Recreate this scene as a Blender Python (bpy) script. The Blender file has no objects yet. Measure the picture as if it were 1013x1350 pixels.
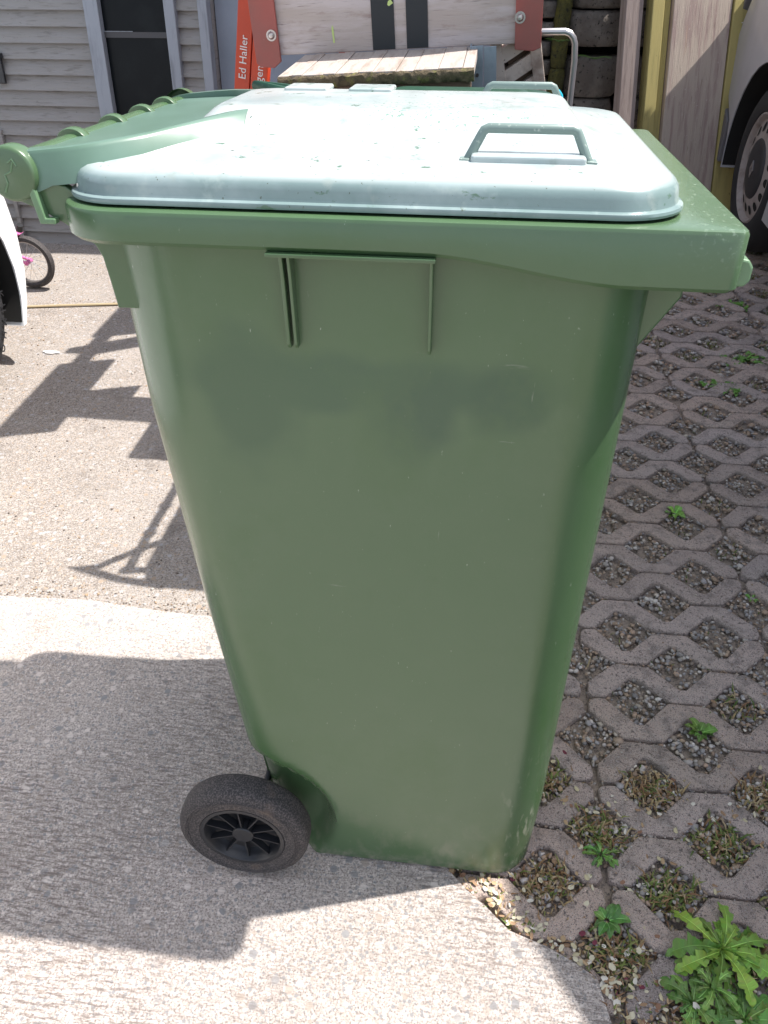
import bpy, math, random
import numpy as np
from mathutils import Vector, Matrix
R = math.radians
SC = bpy.context.scene
COL = SC.collection
random.seed(7)

# ---------------------------------------------------------------- camera
FPX, PITCH, ROLL, YAW, CAMH = 1034.0, .6672, .0083, .1283, 1.2360
def cam_rows():
    cp, sp = math.cos(PITCH), math.sin(PITCH)
    M = np.array([[1, 0, 0], [0, -sp, -cp], [0, cp, -sp]])
    c, s = math.cos(ROLL), math.sin(ROLL)
    M = np.array([[c, s, 0], [-s, c, 0], [0, 0, 1]]) @ M
    c, s = math.cos(YAW), math.sin(YAW)
    return M @ np.array([[c, s, 0], [-s, c, 0], [0, 0, 1]])
_M = cam_rows()
cd = bpy.data.cameras.new('camera')
cam = bpy.data.objects.new('camera', cd)
COL.objects.link(cam)
cam.matrix_world = Matrix(((_M[0][0], -_M[1][0], -_M[2][0], 0), (_M[0][1], -_M[1][1], -_M[2][1], 0),
                           (_M[0][2], -_M[1][2], -_M[2][2], CAMH), (0, 0, 0, 1)))
cd.sensor_fit = 'VERTICAL'
cd.sensor_height = 24.0
cd.sensor_width = 18.0
cd.lens = 24.0 * FPX / 1350.0
cd.clip_start = .02
cd.clip_end = 500
SC.camera = cam

# ---------------------------------------------------------------- light
SUNV = Vector((.515, .19, 1)).normalized()
ELEV = math.asin(SUNV.z)
wd = bpy.data.worlds.new("World")
SC.world = wd
wd.use_nodes = True
nt = wd.node_tree
sky = nt.nodes.new('ShaderNodeTexSky')
sky.sky_type = 'NISHITA'
sky.sun_disc = False
sky.sun_elevation = ELEV
sky.sun_rotation = math.atan2(SUNV.x, SUNV.y)
sky.dust_density = 1.5
hs = nt.nodes.new('ShaderNodeHueSaturation')
hs.inputs['Saturation'].default_value = .55
nt.links.new(sky.outputs[0], hs.inputs['Color'])
nt.links.new(hs.outputs[0], nt.nodes['Background'].inputs[0])
nt.nodes['Background'].inputs[1].default_value = .15
ld = bpy.data.lights.new('sun', 'SUN')
ld.energy = 4.2
ld.angle = R(.6)
ld.color = (1, .955, .9)
sun = bpy.data.objects.new('sun', ld)
COL.objects.link(sun)
sun.location = (3, 1, 6)
sun.rotation_euler = (-SUNV).to_track_quat('-Z', 'Y').to_euler()
SC.view_settings.view_transform = 'Standard'
SC.view_settings.look = 'None'
SC.view_settings.exposure = 1.0
SC.view_settings.gamma = 1

# ---------------------------------------------------------------- materials
def mat(name, base, rough=.6, metal=0., spec=.5, var=(), bump=(), coat=0., attr=None):
    """var: list of (scale, color, lo, hi, stretch) noise overlays; bump: list of (scale, strength, dist, stretch)"""
    m = bpy.data.materials.new(name)
    m.use_nodes = True
    n, l = m.node_tree.nodes, m.node_tree.links
    b = n['Principled BSDF']
    b.inputs['Roughness'].default_value = rough
    b.inputs['Metallic'].default_value = metal
    b.inputs['Specular IOR Level'].default_value = spec
    b.inputs['Coat Weight'].default_value = coat
    tc = n.new('ShaderNodeTexCoord')
    def mp(stretch):
        q = n.new('ShaderNodeMapping')
        q.inputs['Scale'].default_value = stretch
        l.new(tc.outputs['Object'], q.inputs[0])
        return q.outputs[0]
    if attr:
        a = n.new('ShaderNodeAttribute'); a.attribute_name = attr
        col = a.outputs['Color']
    else:
        c0 = n.new('ShaderNodeRGB'); c0.outputs[0].default_value = (*base, 1)
        col = c0.outputs[0]
    for v in var:
        sc, c, lo, hi, st = v[:5]
        kind = v[5] if len(v) > 5 else 'noise'
        if kind == 'height':   # upward-facing bleached zone of the moulding, by height on the part
            sp = n.new('ShaderNodeSeparateXYZ'); l.new(tc.outputs['Object'], sp.inputs[0]); f = sp.outputs[2]
        elif kind == 'noise':
            t = n.new('ShaderNodeTexNoise'); t.inputs['Scale'].default_value = sc
            t.inputs['Detail'].default_value = 5; t.inputs['Roughness'].default_value = .6
            l.new(mp(st), t.inputs[0]); f = t.outputs[0]
        else:
            t = n.new('ShaderNodeTexVoronoi'); t.inputs['Scale'].default_value = sc
            l.new(mp(st), t.inputs[0])
            sp = n.new('ShaderNodeSeparateColor'); l.new(t.outputs['Color'], sp.inputs[0]); f = sp.outputs[0]
        mr = n.new('ShaderNodeMapRange'); mr.inputs[1].default_value = lo; mr.inputs[2].default_value = hi
        l.new(f, mr.inputs[0])
        for mk in v[6:]:
            if mk[0] == 'blob':      # soft round patch: ('blob', centre, radii)
                q = n.new('ShaderNodeMapping'); q.vector_type = 'POINT'
                q.inputs['Scale'].default_value = tuple(1 / k for k in mk[2]); q.inputs['Location'].default_value = tuple(-c / k for c, k in zip(mk[1], mk[2]))
                l.new(tc.outputs['Object'], q.inputs[0])
                ln = n.new('ShaderNodeVectorMath'); ln.operation = 'LENGTH'; l.new(q.outputs[0], ln.inputs[0])
                wob = n.new('ShaderNodeTexNoise'); wob.inputs['Scale'].default_value = 14; l.new(tc.outputs['Object'], wob.inputs[0])
                ad = n.new('ShaderNodeMath'); ad.operation = 'ADD'; l.new(ln.outputs['Value'], ad.inputs[0]); l.new(wob.outputs[0], ad.inputs[1])
                m2 = n.new('ShaderNodeMapRange'); m2.inputs[1].default_value = 1.7; m2.inputs[2].default_value = 1.05
                m2.interpolation_type = 'SMOOTHSTEP'; l.new(ad.outputs[0], m2.inputs[0])
            else:                    # ramp along an axis: (axis, from, to)
                sp2 = n.new('ShaderNodeSeparateXYZ'); l.new(tc.outputs['Object'], sp2.inputs[0])
                m2 = n.new('ShaderNodeMapRange'); m2.inputs[1].default_value = mk[1]; m2.inputs[2].default_value = mk[2]
                l.new(sp2.outputs[mk[0]], m2.inputs[0])
            mm = n.new('ShaderNodeMath'); mm.operation = 'MULTIPLY'; l.new(mr.outputs[0], mm.inputs[0]); l.new(m2.outputs[0], mm.inputs[1])
            mr = mm
        mx = n.new('ShaderNodeMix'); mx.data_type = 'RGBA'
        l.new(mr.outputs[0], mx.inputs[0]); l.new(col, mx.inputs[6]); mx.inputs[7].default_value = (*c, 1)
        col = mx.outputs[2]
    l.new(col, b.inputs['Base Color'])
    prev = None
    for sc, stg, dist, st in bump:
        t = n.new('ShaderNodeTexNoise'); t.inputs['Scale'].default_value = sc
        t.inputs['Detail'].default_value = 6; t.inputs['Roughness'].default_value = .65
        l.new(mp(st), t.inputs[0])
        bp = n.new('ShaderNodeBump'); bp.inputs['Strength'].default_value = stg; bp.inputs['Distance'].default_value = dist
        l.new(t.outputs[0], bp.inputs['Height'])
        if prev: l.new(prev, bp.inputs['Normal'])
        prev = bp.outputs[0]
    if prev: l.new(prev, b.inputs['Normal'])
    m['out'] = 1
    return m
I3 = (1, 1, 1)
M = {}
ALL = (1, None, 0, .001, I3, 'noise')
def dark_reflection(c, r, col): return (3, col, 0, .001, I3, 'noise', ('blob', c, r))  # soft darker patch: a reflection painted into the base colour
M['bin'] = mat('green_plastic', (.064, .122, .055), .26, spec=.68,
               var=[(3, (.075, .128, .064), .4, .75, I3),
                    dark_reflection((-.045, -.25, .858), (.20, .1, .034), (.043, .097, .047)), dark_reflection((-.15, -.25, .825), (.05, .1, .085), (.045, .098, .047)),
                    dark_reflection((.02, -.25, .83), (.05, .1, .055), (.036, .086, .043)), dark_reflection((.105, -.25, .845), (.045, .1, .045), (.035, .085, .042)),
                    (7, (.056, .115, .046), .50, .70, (1, 1, .8)),
                    (260, (.32, .38, .3), .70, .78, (1, 1, .35)),
                    (130, (.13, .18, .12), .725, .76, (1, 1, .05)), (110, (.15, .19, .14), .72, .75, (.06, 1, .8)), (160, (.15, .19, .14), .74, .78, (.5, 1, .1)),
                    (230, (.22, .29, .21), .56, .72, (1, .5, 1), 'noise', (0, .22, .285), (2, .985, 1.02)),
                    (22, (.17, .19, .13), .50, .72, (1, 1, .5), 'noise', (2, .16, .0)),
                    (90, (.30, .32, .24), .56, .66, (1, 1, .25), 'noise', (2, .34, .05), (0, .15, .20)),
                    (40, (.22, .22, .17), .45, .6, I3, 'noise', (2, .035, .0))],
               bump=[(6, .12, .01, I3), (900, .06, .001, I3)])
M['binlight'] = mat('green_plastic_trim', (.12, .215, .115), .36, var=[(5, (.15, .24, .14), .4, .8, I3), (240, (.5, .55, .45), .7, .76, I3)],
                    bump=[(900, .05, .001, I3)])
M['lid'] = mat('faded_lid_plastic', (.17, .24, .235), .24, spec=.6,
               var=[(1, (.43, .475, .465), 1.0445, 1.0505, I3, 'height'), (7, (.30, .37, .375), .50, .72, I3), (30, (.26, .31, .29), .60, .72, I3), (170, (.07, .09, .06), .665, .705, I3), (230, (.14, .25, .19), .57, .65, I3, 'noise', ('blob', (.03, -.075, 1.07), (.13, .05, .2))), (20, (.32, .39, .37), .58, .70, (1, 1, 1)), (45, (.10, .17, .12), .645, .69, (1, 1, 2))],
               bump=[(5, .1, .01, I3), (400, .08, .001, I3)])
M['handle'] = mat('grey_green_plastic', (.17, .23, .21), .4, var=[(150, (.4, .45, .4), .6, .7, I3)])
M['arm'] = mat('lid_arm_plastic', (.095, .165, .12), .3, var=[(6, (.13, .21, .17), .4, .7, I3)])
M['dark_in'] = mat('dark_bin_inside', (.02, .03, .02), .7)
M['darkgreen'] = mat('dark_green_plastic', (.012, .06, .035), .4, var=[(60, (.05, .1, .07), .6, .75, I3)])
M['rubber'] = mat('worn_rubber', (.030, .028, .029), .8, var=[(420, (.11, .095, .092), .46, .62, I3), (13, (.15, .11, .085), .60, .78, I3)],
                  bump=[(350, .5, .002, I3)])
M['blackpl'] = mat('black_plastic', (.018, .019, .022), .38)
M['wheeldisc'] = mat('black_wheel_disc', (.012, .013, .016), .3)
M['concrete'] = None
M['paver'] = mat('paver_concrete', (.43, .35, .315), .9, attr='stone',
                 var=[(3.5, (.56, .48, .43), .52, .85, I3), (30, (.28, .235, .21), .50, .72, I3), (5, (.42, .41, .27), .66, .8, I3), (420, (.56, .52, .50), .56, .66, I3),
                      (8, (.36, .26, .20), .62, .8, I3), (520, (.12, .10, .095), .54, .64, I3), (150, (.20, .165, .15), .58, .66, I3)],
                 bump=[(330, 1, .006, I3), (90, .6, .006, I3)])
M['gravelbed'] = mat('dark_grit', (.36, .295, .24), .95, var=[(220, (.15, .125, .11), .5, .65, I3)], bump=[(240, .8, .006, I3)])
M['pebble'] = mat('pebble', (.2, .2, .2), .75, attr='stone', var=[(300, (.09, .08, .075), .6, .8, I3)])
M['grass'] = mat('grass_blades', (.1, .1, .1), .7, attr='stone')
M['weed'] = mat('weed_leaf', (.075, .17, .028), .5, attr='stone', var=[(60, (.14, .25, .06), .55, .75, I3)])
M['siding'] = mat('weathered_siding', (.255, .245, .232), .8,
                  var=[(6, (.27, .262, .258), .4, .65, (1, 1, 12)), (20, (.14, .13, .12), .55, .75, (.6, 1, 5)), (60, (.06, .05, .045), .68, .74, (1, 1, 1.5))],
                  bump=[(30, .4, .004, (.5, 1, 10))])
M['trim'] = mat('painted_trim', (.27, .295, .335), .7, var=[(10, (.17, .185, .21), .5, .7, (4, 1, .5))], bump=[(60, .2, .002, (4, 1, .4))])
M['glass'] = mat('dark_window', (.004, .006, .008), .35, spec=.12, var=[(7, (.008, .011, .013), .5, .7, I3)])
M['render'] = mat('blue_grey_render', (.25, .29, .35), .85, var=[(5, (.21, .25, .30), .4, .7, I3)], bump=[(200, .3, .003, I3)])
M['red'] = mat('red_painted_steel', (.34, .085, .07), .45, var=[(7, (.25, .09, .075), .45, .7, I3), (120, (.4, .3, .26), .7, .76, I3)])
M['orange'] = mat('orange_painted_steel', (.55, .055, .015), .45, var=[(8, (.45, .05, .02), .45, .7, I3)])
M['white'] = mat('white_lettering', (.75, .74, .72), .6)
M['board'] = mat('weathered_board', (.45, .385, .35), .8,
                 var=[(5, (.53, .47, .46), .45, .62, (1, 1, 7)), (9, (.34, .26, .23), .56, .7, (1.2, 1, 4)), (5, (.26, .16, .11), .66, .74, (1, 1, 1)), (30, (.22, .18, .17), .6, .7, (.4, 1, 9))],
                 bump=[(40, .35, .004, (.3, 1, 9))])
M['deck'] = mat('old_plank_top', (.41, .36, .325), .85, var=[(9, (.30, .24, .2), .5, .7, (7, 1, 1)), (50, (.2, .15, .12), .62, .72, (9, 1, 1))],
                bump=[(60, .4, .003, (9, 1, 1))])
M['mossy'] = mat('mossy_wood', (.13, .10, .06), .95, var=[(30, (.05, .04, .03), .5, .65, I3), (45, (.20, .19, .06), .55, .7, I3)], bump=[(60, .9, .012, I3)])
M['brownwood'] = mat('brown_wood', (.19, .125, .09), .85, var=[(12, (.12, .08, .06), .5, .7, (1, 1, 7))], bump=[(40, .3, .003, (1, 1, 7))])
M['palewood'] = mat('pale_wood', (.62, .53, .46), .8, var=[(14, (.28, .21, .17), .5, .7, (1, 1, 1)), (120, (.14, .10, .08), .64, .72, I3)], bump=[(60, .4, .003, I3)])
M['post'] = mat('grey_post_wood', (.34, .275, .25), .85, var=[(9, (.22, .17, .155), .5, .66, (5, 5, .5)), (30, (.13, .09, .07), .64, .74, (5, 5, .5))], bump=[(40, .5, .004, (6, 6, .4))])
M['yellow'] = mat('yellow_treated_wood', (.44, .37, .14), .75, var=[(9, (.30, .26, .10), .5, .7, (5, 5, .5)), (60, (.12, .1, .04), .66, .75, I3)], bump=[(40, .3, .003, (6, 6, .4))])
M['plank'] = mat('rough_plank_wood', (.50, .42, .35), .85,
                 var=[(7, (.38, .285, .255), .45, .62, (6, 6, .6)), (4, (.52, .35, .25), .6, .75, (6, 6, .6)), (26, (.15, .10, .08), .62, .70, (7, 7, .35)), (110, (.62, .56, .5), .66, .72, I3)],
                 bump=[(30, .5, .005, (7, 7, .4))])
M['zinc'] = mat('galvanised_steel', (.27, .33, .38), .5, metal=.3, var=[(20, (.2, .25, .29), .5, .7, I3)])
M['chrome'] = mat('dull_steel_tube', (.5, .47, .46), .3, metal=.8)
M['stone'] = mat('dark_block_stone', (.15, .128, .11), .95, var=[(12, (.24, .21, .18), .45, .7, I3), (60, (.02, .02, .018), .58, .68, I3), (9, (.10, .085, .03), .68, .78, I3)],
                 bump=[(50, .9, .012, I3)])
M['moss'] = mat('mossy_block', (.10, .095, .03), .95, var=[(20, (.17, .15, .03), .5, .65, I3), (70, (.03, .03, .02), .55, .68, I3)], bump=[(60, 1, .015, I3)])
M['vanpaint'] = mat('silver_van_paint', (.42, .42, .44), .35, spec=.5, coat=.4, var=[(4, (.36, .355, .365), .45, .7, I3)])
M['carwhite'] = mat('white_car_paint', (.78, .78, .78), .3, coat=.5)
M['vandark'] = mat('dark_grey_bumper', (.045, .045, .05), .55)
M['tyre'] = mat('vehicle_tyre', (.02, .02, .022), .75, bump=[(200, .3, .002, I3)])
M['cover'] = mat('dirty_wheel_cover', (.34, .30, .28), .5, var=[(20, (.22, .18, .16), .5, .7, I3)])
M['covercap'] = mat('dark_wheel_cap', (.02, .021, .026), .45)
M['tail'] = mat('tail_lamp', (.35, .02, .02), .2)
M['pink'] = mat('pink_plastic', (.7, .18, .42), .4)
M['spoke'] = mat('wire_spoke', (.6, .6, .6), .3, metal=.8)
M['cyan'] = mat('cyan_plastic', (.02, .45, .60), .4)
M['rope'] = mat('straw_cord', (.45, .36, .22), .8)
M['paper'] = mat('paper_scrap', (.75, .73, .7), .8)
M['leaf'] = mat('dry_leaf', (.1, .1, .1), .8, attr='stone')
M['roof'] = mat('roof_felt', (.06, .06, .065), .9)
M['stripe'] = mat('black_stripe_paint', (.018, .022, .026), .6)
M['lime'] = mat('lime_spray_paint', (.5, .62, .22), .7)
M['darkgap'] = mat('dark_gap', (.012, .011, .01), .95)

def concrete(name, base, light, dark, tan, agg, broom, lines_dir=.3, seam=1.0):
    m = bpy.data.materials.new(name); m.use_nodes = True
    n, l = m.node_tree.nodes, m.node_tree.links
    b = n['Principled BSDF']; b.inputs['Roughness'].default_value = .92
    b.inputs['Specular IOR Level'].default_value = .25
    tc = n.new('ShaderNodeTexCoord')
    def mp(s, rz=0):
        q = n.new('ShaderNodeMapping'); q.inputs['Scale'].default_value = s; q.inputs['Rotation'].default_value = (0, 0, rz)
        l.new(tc.outputs['Object'], q.inputs[0]); return q.outputs[0]
    def noise(s, st, d=5, rz=0, rough=.6):
        t = n.new('ShaderNodeTexNoise'); t.inputs['Scale'].default_value = s; t.inputs['Detail'].default_value = d
        t.inputs['Roughness'].default_value = rough
        l.new(mp(st, rz), t.inputs[0]); return t.outputs[0]
    def mr(v, lo, hi, a=0, c=1):
        q = n.new('ShaderNodeMapRange'); q.inputs[1].default_value = lo; q.inputs[2].default_value = hi
        q.inputs[3].default_value = a; q.inputs[4].default_value = c
        l.new(v, q.inputs[0]); return q.outputs[0]
    def mix(f, a, c):
        q = n.new('ShaderNodeMix'); q.data_type = 'RGBA'
        l.new(f, q.inputs[0])
        if isinstance(a, tuple): q.inputs[6].default_value = (*a, 1)
        else: l.new(a, q.inputs[6])
        if isinstance(c, tuple): q.inputs[7].default_value = (*c, 1)
        else: l.new(c, q.inputs[7])
        return q.outputs[2]
    def mul(a, c):
        q = n.new('ShaderNodeMath'); q.operation = 'MULTIPLY'
        l.new(a, q.inputs[0])
        if isinstance(c, float): q.inputs[1].default_value = c
        else: l.new(c, q.inputs[1])
        return q.outputs[0]
    col = mix(mr(noise(2.2, I3), .35, .65), base, light)
    col = mix(mr(noise(300, I3, 5, 0, .75), .47, .62), col, dark)
    col = mix(mr(noise(140, I3, 5, 0, .8), .50, .60), col, light)
    col = mix(mr(noise(210, (1, 1, 1), 4, 1.0, .8), .54, .64, 0, .85), col, dark)
    def vor(sc):
        v = n.new('ShaderNodeTexVoronoi'); v.inputs['Scale'].default_value = sc
        l.new(mp(I3), v.inputs[0])
        sp = n.new('ShaderNodeSeparateColor'); l.new(v.outputs['Color'], sp.inputs[0]); return v, sp
    for sc, k in ((130, agg), (240, agg), (60, agg * .35)):
        v, sp = vor(sc)
        inside = mr(v.outputs['Distance'], .30, .42, 1, 0)
        col = mix(mul(inside, mr(sp.outputs[0], 1 - k * .5, 1 - k * .5 + .03)), col, tan)
        col = mix(mul(inside, mr(sp.outputs[1], 1 - k * .6, 1 - k * .6 + .03)), col, light)
        col = mix(mul(inside, mr(sp.outputs[2], 1 - k * .45, 1 - k * .45 + .03)), col, (.36, .35, .35))
    h = noise(260, I3, 4)
    bp = n.new('ShaderNodeBump'); bp.inputs['Strength'].default_value = .55; bp.inputs['Distance'].default_value = .004
    l.new(h, bp.inputs['Height'])
    last = bp.outputs[0]
    if broom:
        wv = n.new('ShaderNodeTexNoise'); wv.inputs['Scale'].default_value = 5; l.new(tc.outputs['Object'], wv.inputs[0])
        vm = n.new('ShaderNodeVectorMath'); vm.operation = 'MULTIPLY_ADD'; l.new(wv.outputs['Color'], vm.inputs[0]); vm.inputs[1].default_value = (0, .010, 0); l.new(mp((.16, 1, 1), lines_dir), vm.inputs[2])
        bt = n.new('ShaderNodeTexNoise'); bt.inputs['Scale'].default_value = 190; bt.inputs['Detail'].default_value = 5; bt.inputs['Roughness'].default_value = .8; l.new(vm.outputs[0], bt.inputs[0]); br = bt.outputs[0]
        area = mr(noise(1.3, I3, 3), .38, .56)
        f = mul(mr(br, .47, .60), mul(area, .85))
        col = mix(f, col, dark)
        b2 = n.new('ShaderNodeBump'); b2.inputs['Strength'].default_value = .8; b2.inputs['Distance'].default_value = .008
        l.new(br, b2.inputs['Height']); l.new(last, b2.inputs['Normal']); last = b2.outputs[0]
    st = noise(6, I3, 8, 0, .7)
    col = mix(mr(st, .56, .72, 0, .5), col, dark)
    l.new(col, b.inputs['Base Color']); l.new(last, b.inputs['Normal'])
    return m
M['concrete'] = concrete('brushed_concrete', (.54, .47, .425), (.80, .72, .665), (.21, .17, .15), (.52, .44, .38), .30, True, .22)
M['asphalt'] = concrete('worn_driveway', (.265, .228, .198), (.37, .33, .295), (.10, .085, .075), (.33, .26, .20), .6, False)

# ---------------------------------------------------------------- mesh helpers
class MB:
    def __init__(s): s.v = []; s.f = []; s.c = []
    def add(s, vs, fs, c=None):
        o = len(s.v); s.v += [tuple(x) for x in vs]; s.f += [tuple(i + o for i in f) for f in fs]
        if c is not None: s.c += [c] * len(vs)
        return s
    def box(s, x0, x1, y0, y1, z0, z1, T=None):
        vs = [(x, y, z) for x in (x0, x1) for y in (y0, y1) for z in (z0, z1)]
        if T is not None: vs = [T @ Vector(p) for p in vs]
        return s.add(vs, [(0, 1, 3, 2), (4, 6, 7, 5), (0, 4, 5, 1), (2, 3, 7, 6), (0, 2, 6, 4), (1, 5, 7, 3)])
    def prism(s, poly, a, b, axis='y'):
        n = len(poly)
        def P(p, t): return {'y': (p[0], t, p[1]), 'x': (t, p[0], p[1]), 'z': (p[0], p[1], t)}[axis]
        vs = [P(p, a) for p in poly] + [P(p, b) for p in poly]
        return s.add(vs, [tuple(range(n))[::-1], tuple(range(n, 2 * n))] + [(i, (i + 1) % n, n + (i + 1) % n, n + i) for i in range(n)])
    def tube(s, pts, r, n=10, cap=True):
        pts = [Vector(p) for p in pts]; rs = r if isinstance(r, (list, tuple)) else [r] * len(pts)
        rings = []; up = None
        for i, p in enumerate(pts):
            t = (pts[min(i + 1, len(pts) - 1)] - pts[max(i - 1, 0)]).normalized()
            if up is None:
                up = Vector((0, 0, 1)) if abs(t.z) < .9 else Vector((1, 0, 0))
            a = t.cross(up).normalized(); up = a.cross(t).normalized()
            rings.append([p + (a * math.cos(k * 2 * math.pi / n) + up * math.sin(k * 2 * math.pi / n)) * rs[i] for k in range(n)])
        return s.loft(rings, cap, cap)
    def loft(s, rings, cap0=False, cap1=False):
        n = len(rings[0]); vs = [p for r in rings for p in r]; fs = []
        for j in range(len(rings) - 1):
            for i in range(n):
                fs.append((j * n + i, j * n + (i + 1) % n, (j + 1) * n + (i + 1) % n, (j + 1) * n + i))
        if cap0: fs.append(tuple(range(n))[::-1])
        if cap1: fs.append(tuple((len(rings) - 1) * n + i for i in range(n)))
        return s.add(vs, fs)
    def lathe(s, prof, cx, cz, n=48, axis='y', y0=0):
        """prof: (radius, offset along axis); closed to a profile loop, not capped"""
        rings = []
        for r, t in prof:
            ring = []
            for k in range(n):
                a = 2 * math.pi * k / n
                u, w = cx + r * math.cos(a), cz + r * math.sin(a)
                ring.append({'y': (u, y0 + t, w), 'x': (y0 + t, u, w), 'z': (u, w, y0 + t)}[axis])
            rings.append(ring)
        return s.loft(rings)
    def build(s, name, m, parent=None, smooth=False, bevel=0, seg=2, ang=30):
        me = bpy.data.meshes.new(name); me.from_pydata(s.v, [], s.f); me.update()
        import bmesh
        bm = bmesh.new(); bm.from_mesh(me); bmesh.ops.recalc_face_normals(bm, faces=bm.faces); bm.to_mesh(me); bm.free()
        if s.c:
            at = me.color_attributes.new('stone', 'FLOAT_COLOR', 'POINT')
            at.data.foreach_set('color', np.array([(*c, 1) for c in s.c], dtype=np.float32).ravel())
        me.materials.append(m)
        o = bpy.data.objects.new(name, me); COL.objects.link(o)
        if parent: o.parent = parent
        if smooth:
            for p in me.polygons: p.use_smooth = True
            me.set_sharp_from_angle(angle=R(ang))
        if bevel:
            b = o.modifiers.new('bevel', 'BEVEL'); b.width = bevel; b.segments = seg; b.limit_method = 'ANGLE'; b.angle_limit = R(35)
            b.harden_normals = False
        return o
def np_mesh(name, V, F, colors, m, parent=None, smooth=False):
    me = bpy.data.meshes.new(name)
    k = F.shape[1]
    me.vertices.add(len(V)); me.vertices.foreach_set('co', V.astype(np.float32).ravel())
    me.loops.add(F.size); me.loops.foreach_set('vertex_index', F.astype(np.int32).ravel())
    me.polygons.add(len(F)); me.polygons.foreach_set('loop_start', np.arange(0, F.size, k, dtype=np.int32))
    me.polygons.foreach_set('loop_total', np.full(len(F), k, dtype=np.int32))
    me.update(calc_edges=True)
    if colors is not None:
        at = me.color_attributes.new('stone', 'FLOAT_COLOR', 'POINT')
        at.data.foreach_set('color', np.c_[colors, np.ones(len(colors))].astype(np.float32).ravel())
    if smooth: me.polygons.foreach_set('use_smooth', np.ones(len(F), dtype=bool))
    me.materials.append(m)
    o = bpy.data.objects.new(name, me); COL.objects.link(o)
    if parent: o.parent = parent
    return o
def tag(o, label=None, cat=None, group=None, kind=None):
    if label: o['label'] = label
    if cat: o['category'] = cat
    if group: o['group'] = group
    if kind: o['kind'] = kind
    return o
def thing(name, label, cat, loc=(0, 0, 0), rot=(0, 0, 0), group=None):
    o = bpy.data.objects.new(name, None); COL.objects.link(o); o.empty_display_size = .1
    o.location = loc; o.rotation_euler = rot
    return tag(o, label, cat, group)
def text_mesh(s, name, size, m, parent, T, depth=.0006):
    cu = bpy.data.curves.new(name, 'FONT'); cu.body = s; cu.size = size; cu.extrude = depth; cu.resolution_u = 2
    to = bpy.data.objects.new('tmp', cu); COL.objects.link(to)
    bpy.context.view_layer.update()
    me = bpy.data.meshes.new_from_object(to)
    bpy.data.objects.remove(to); bpy.data.curves.remove(cu)
    me.transform(T); me.materials.clear(); me.materials.append(m)
    o = bpy.data.objects.new(name, me); COL.objects.link(o); o.parent = parent
    return o
def sm(a, b, x):
    t = max(0., min(1., (x - a) / (b - a))); return t * t * (3 - 2 * t)
def interp(tab, x):
    return float(np.interp(x, [t[0] for t in tab], [t[1] for t in tab]))

# ---------------------------------------------------------------- ground
def sheet(name, poly, z, m, kind='structure'):
    b = MB(); b.add([(x, y, z) for x, y in poly], [tuple(range(len(poly)))])
    return tag(b.build(name, m), kind=kind)
sheet('ground', [(-60, -60), (60, -60), (60, 60), (-60, 60)], -.045, M['asphalt'])
SEAMY = 1.15
edge_pts = [(.30, -1.5), (.275, .2), (.262, .40), (.255, .452), (.240, .508), (.205, .528), (.165, .545), (.114, .560), (.080, .59), (.044, .617), (.0, .66), (-.05, .75)]
slab = [(-4.5, -1.5)] + edge_pts + [(-.05, SEAMY + .01)]
for k in range(24):
    x = -.05 - k * 4.45 / 23
    slab.append((x, SEAMY + .006 * math.sin(k * 2.1) + .01 * (x < -.8)))
b = MB(); n = len(slab)
b.add([(x, y, 0.) for x, y in slab] + [(x, y, -.04) for x, y in slab], [tuple(range(n))] + [(i, (i + 1) % n, n + (i + 1) % n, n + i) for i in range(n)])
tag(b.build('concrete_path', M['concrete']), kind='structure')
sheet('driveway', [(-4.5, SEAMY - .02), (-.05, SEAMY - .02), (-.05, 6), (-4.5, 6)], -.004, M['asphalt'])
sheet('gravel_bed', [(-.2, -1.5), (3.6, -1.5), (3.6, 6), (-.2, 6)], -.020, M['gravelbed'])
# --- grid pavers: wavy stones with diamond openings
LR = .0174; LX, LY, PU, PV = .669, 2.5296, .0970, .0943
def lat(u, r):
    x, y = LX + u * PU, LY - r * PV
    return (x * math.cos(LR) - y * math.sin(LR), x * math.sin(LR) + y * math.cos(LR))
def inset(poly, d):
    n = len(poly); out = []
    for i in range(n):
        a, p, c = Vector(poly[i - 1]), Vector(poly[i]), Vector(poly[(i + 1) % n])
        e1, e2 = (p - a).normalized(), (c - p).normalized()
        n1, n2 = Vector((-e1.y, e1.x)), Vector((-e2.y, e2.x))
        m = (n1 + n2); L = m.length
        m = m / L if L > 1e-6 else n1
        out.append(tuple(p + m * d / max(.5, m.dot(n1))))
    return out
def concrete_right(x, y):
    ys = [p[1] for p in edge_pts]; xs = [p[0] for p in edge_pts]
    return float(np.interp(y, ys, xs))
pav = MB(); rp = random.Random(3)
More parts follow.
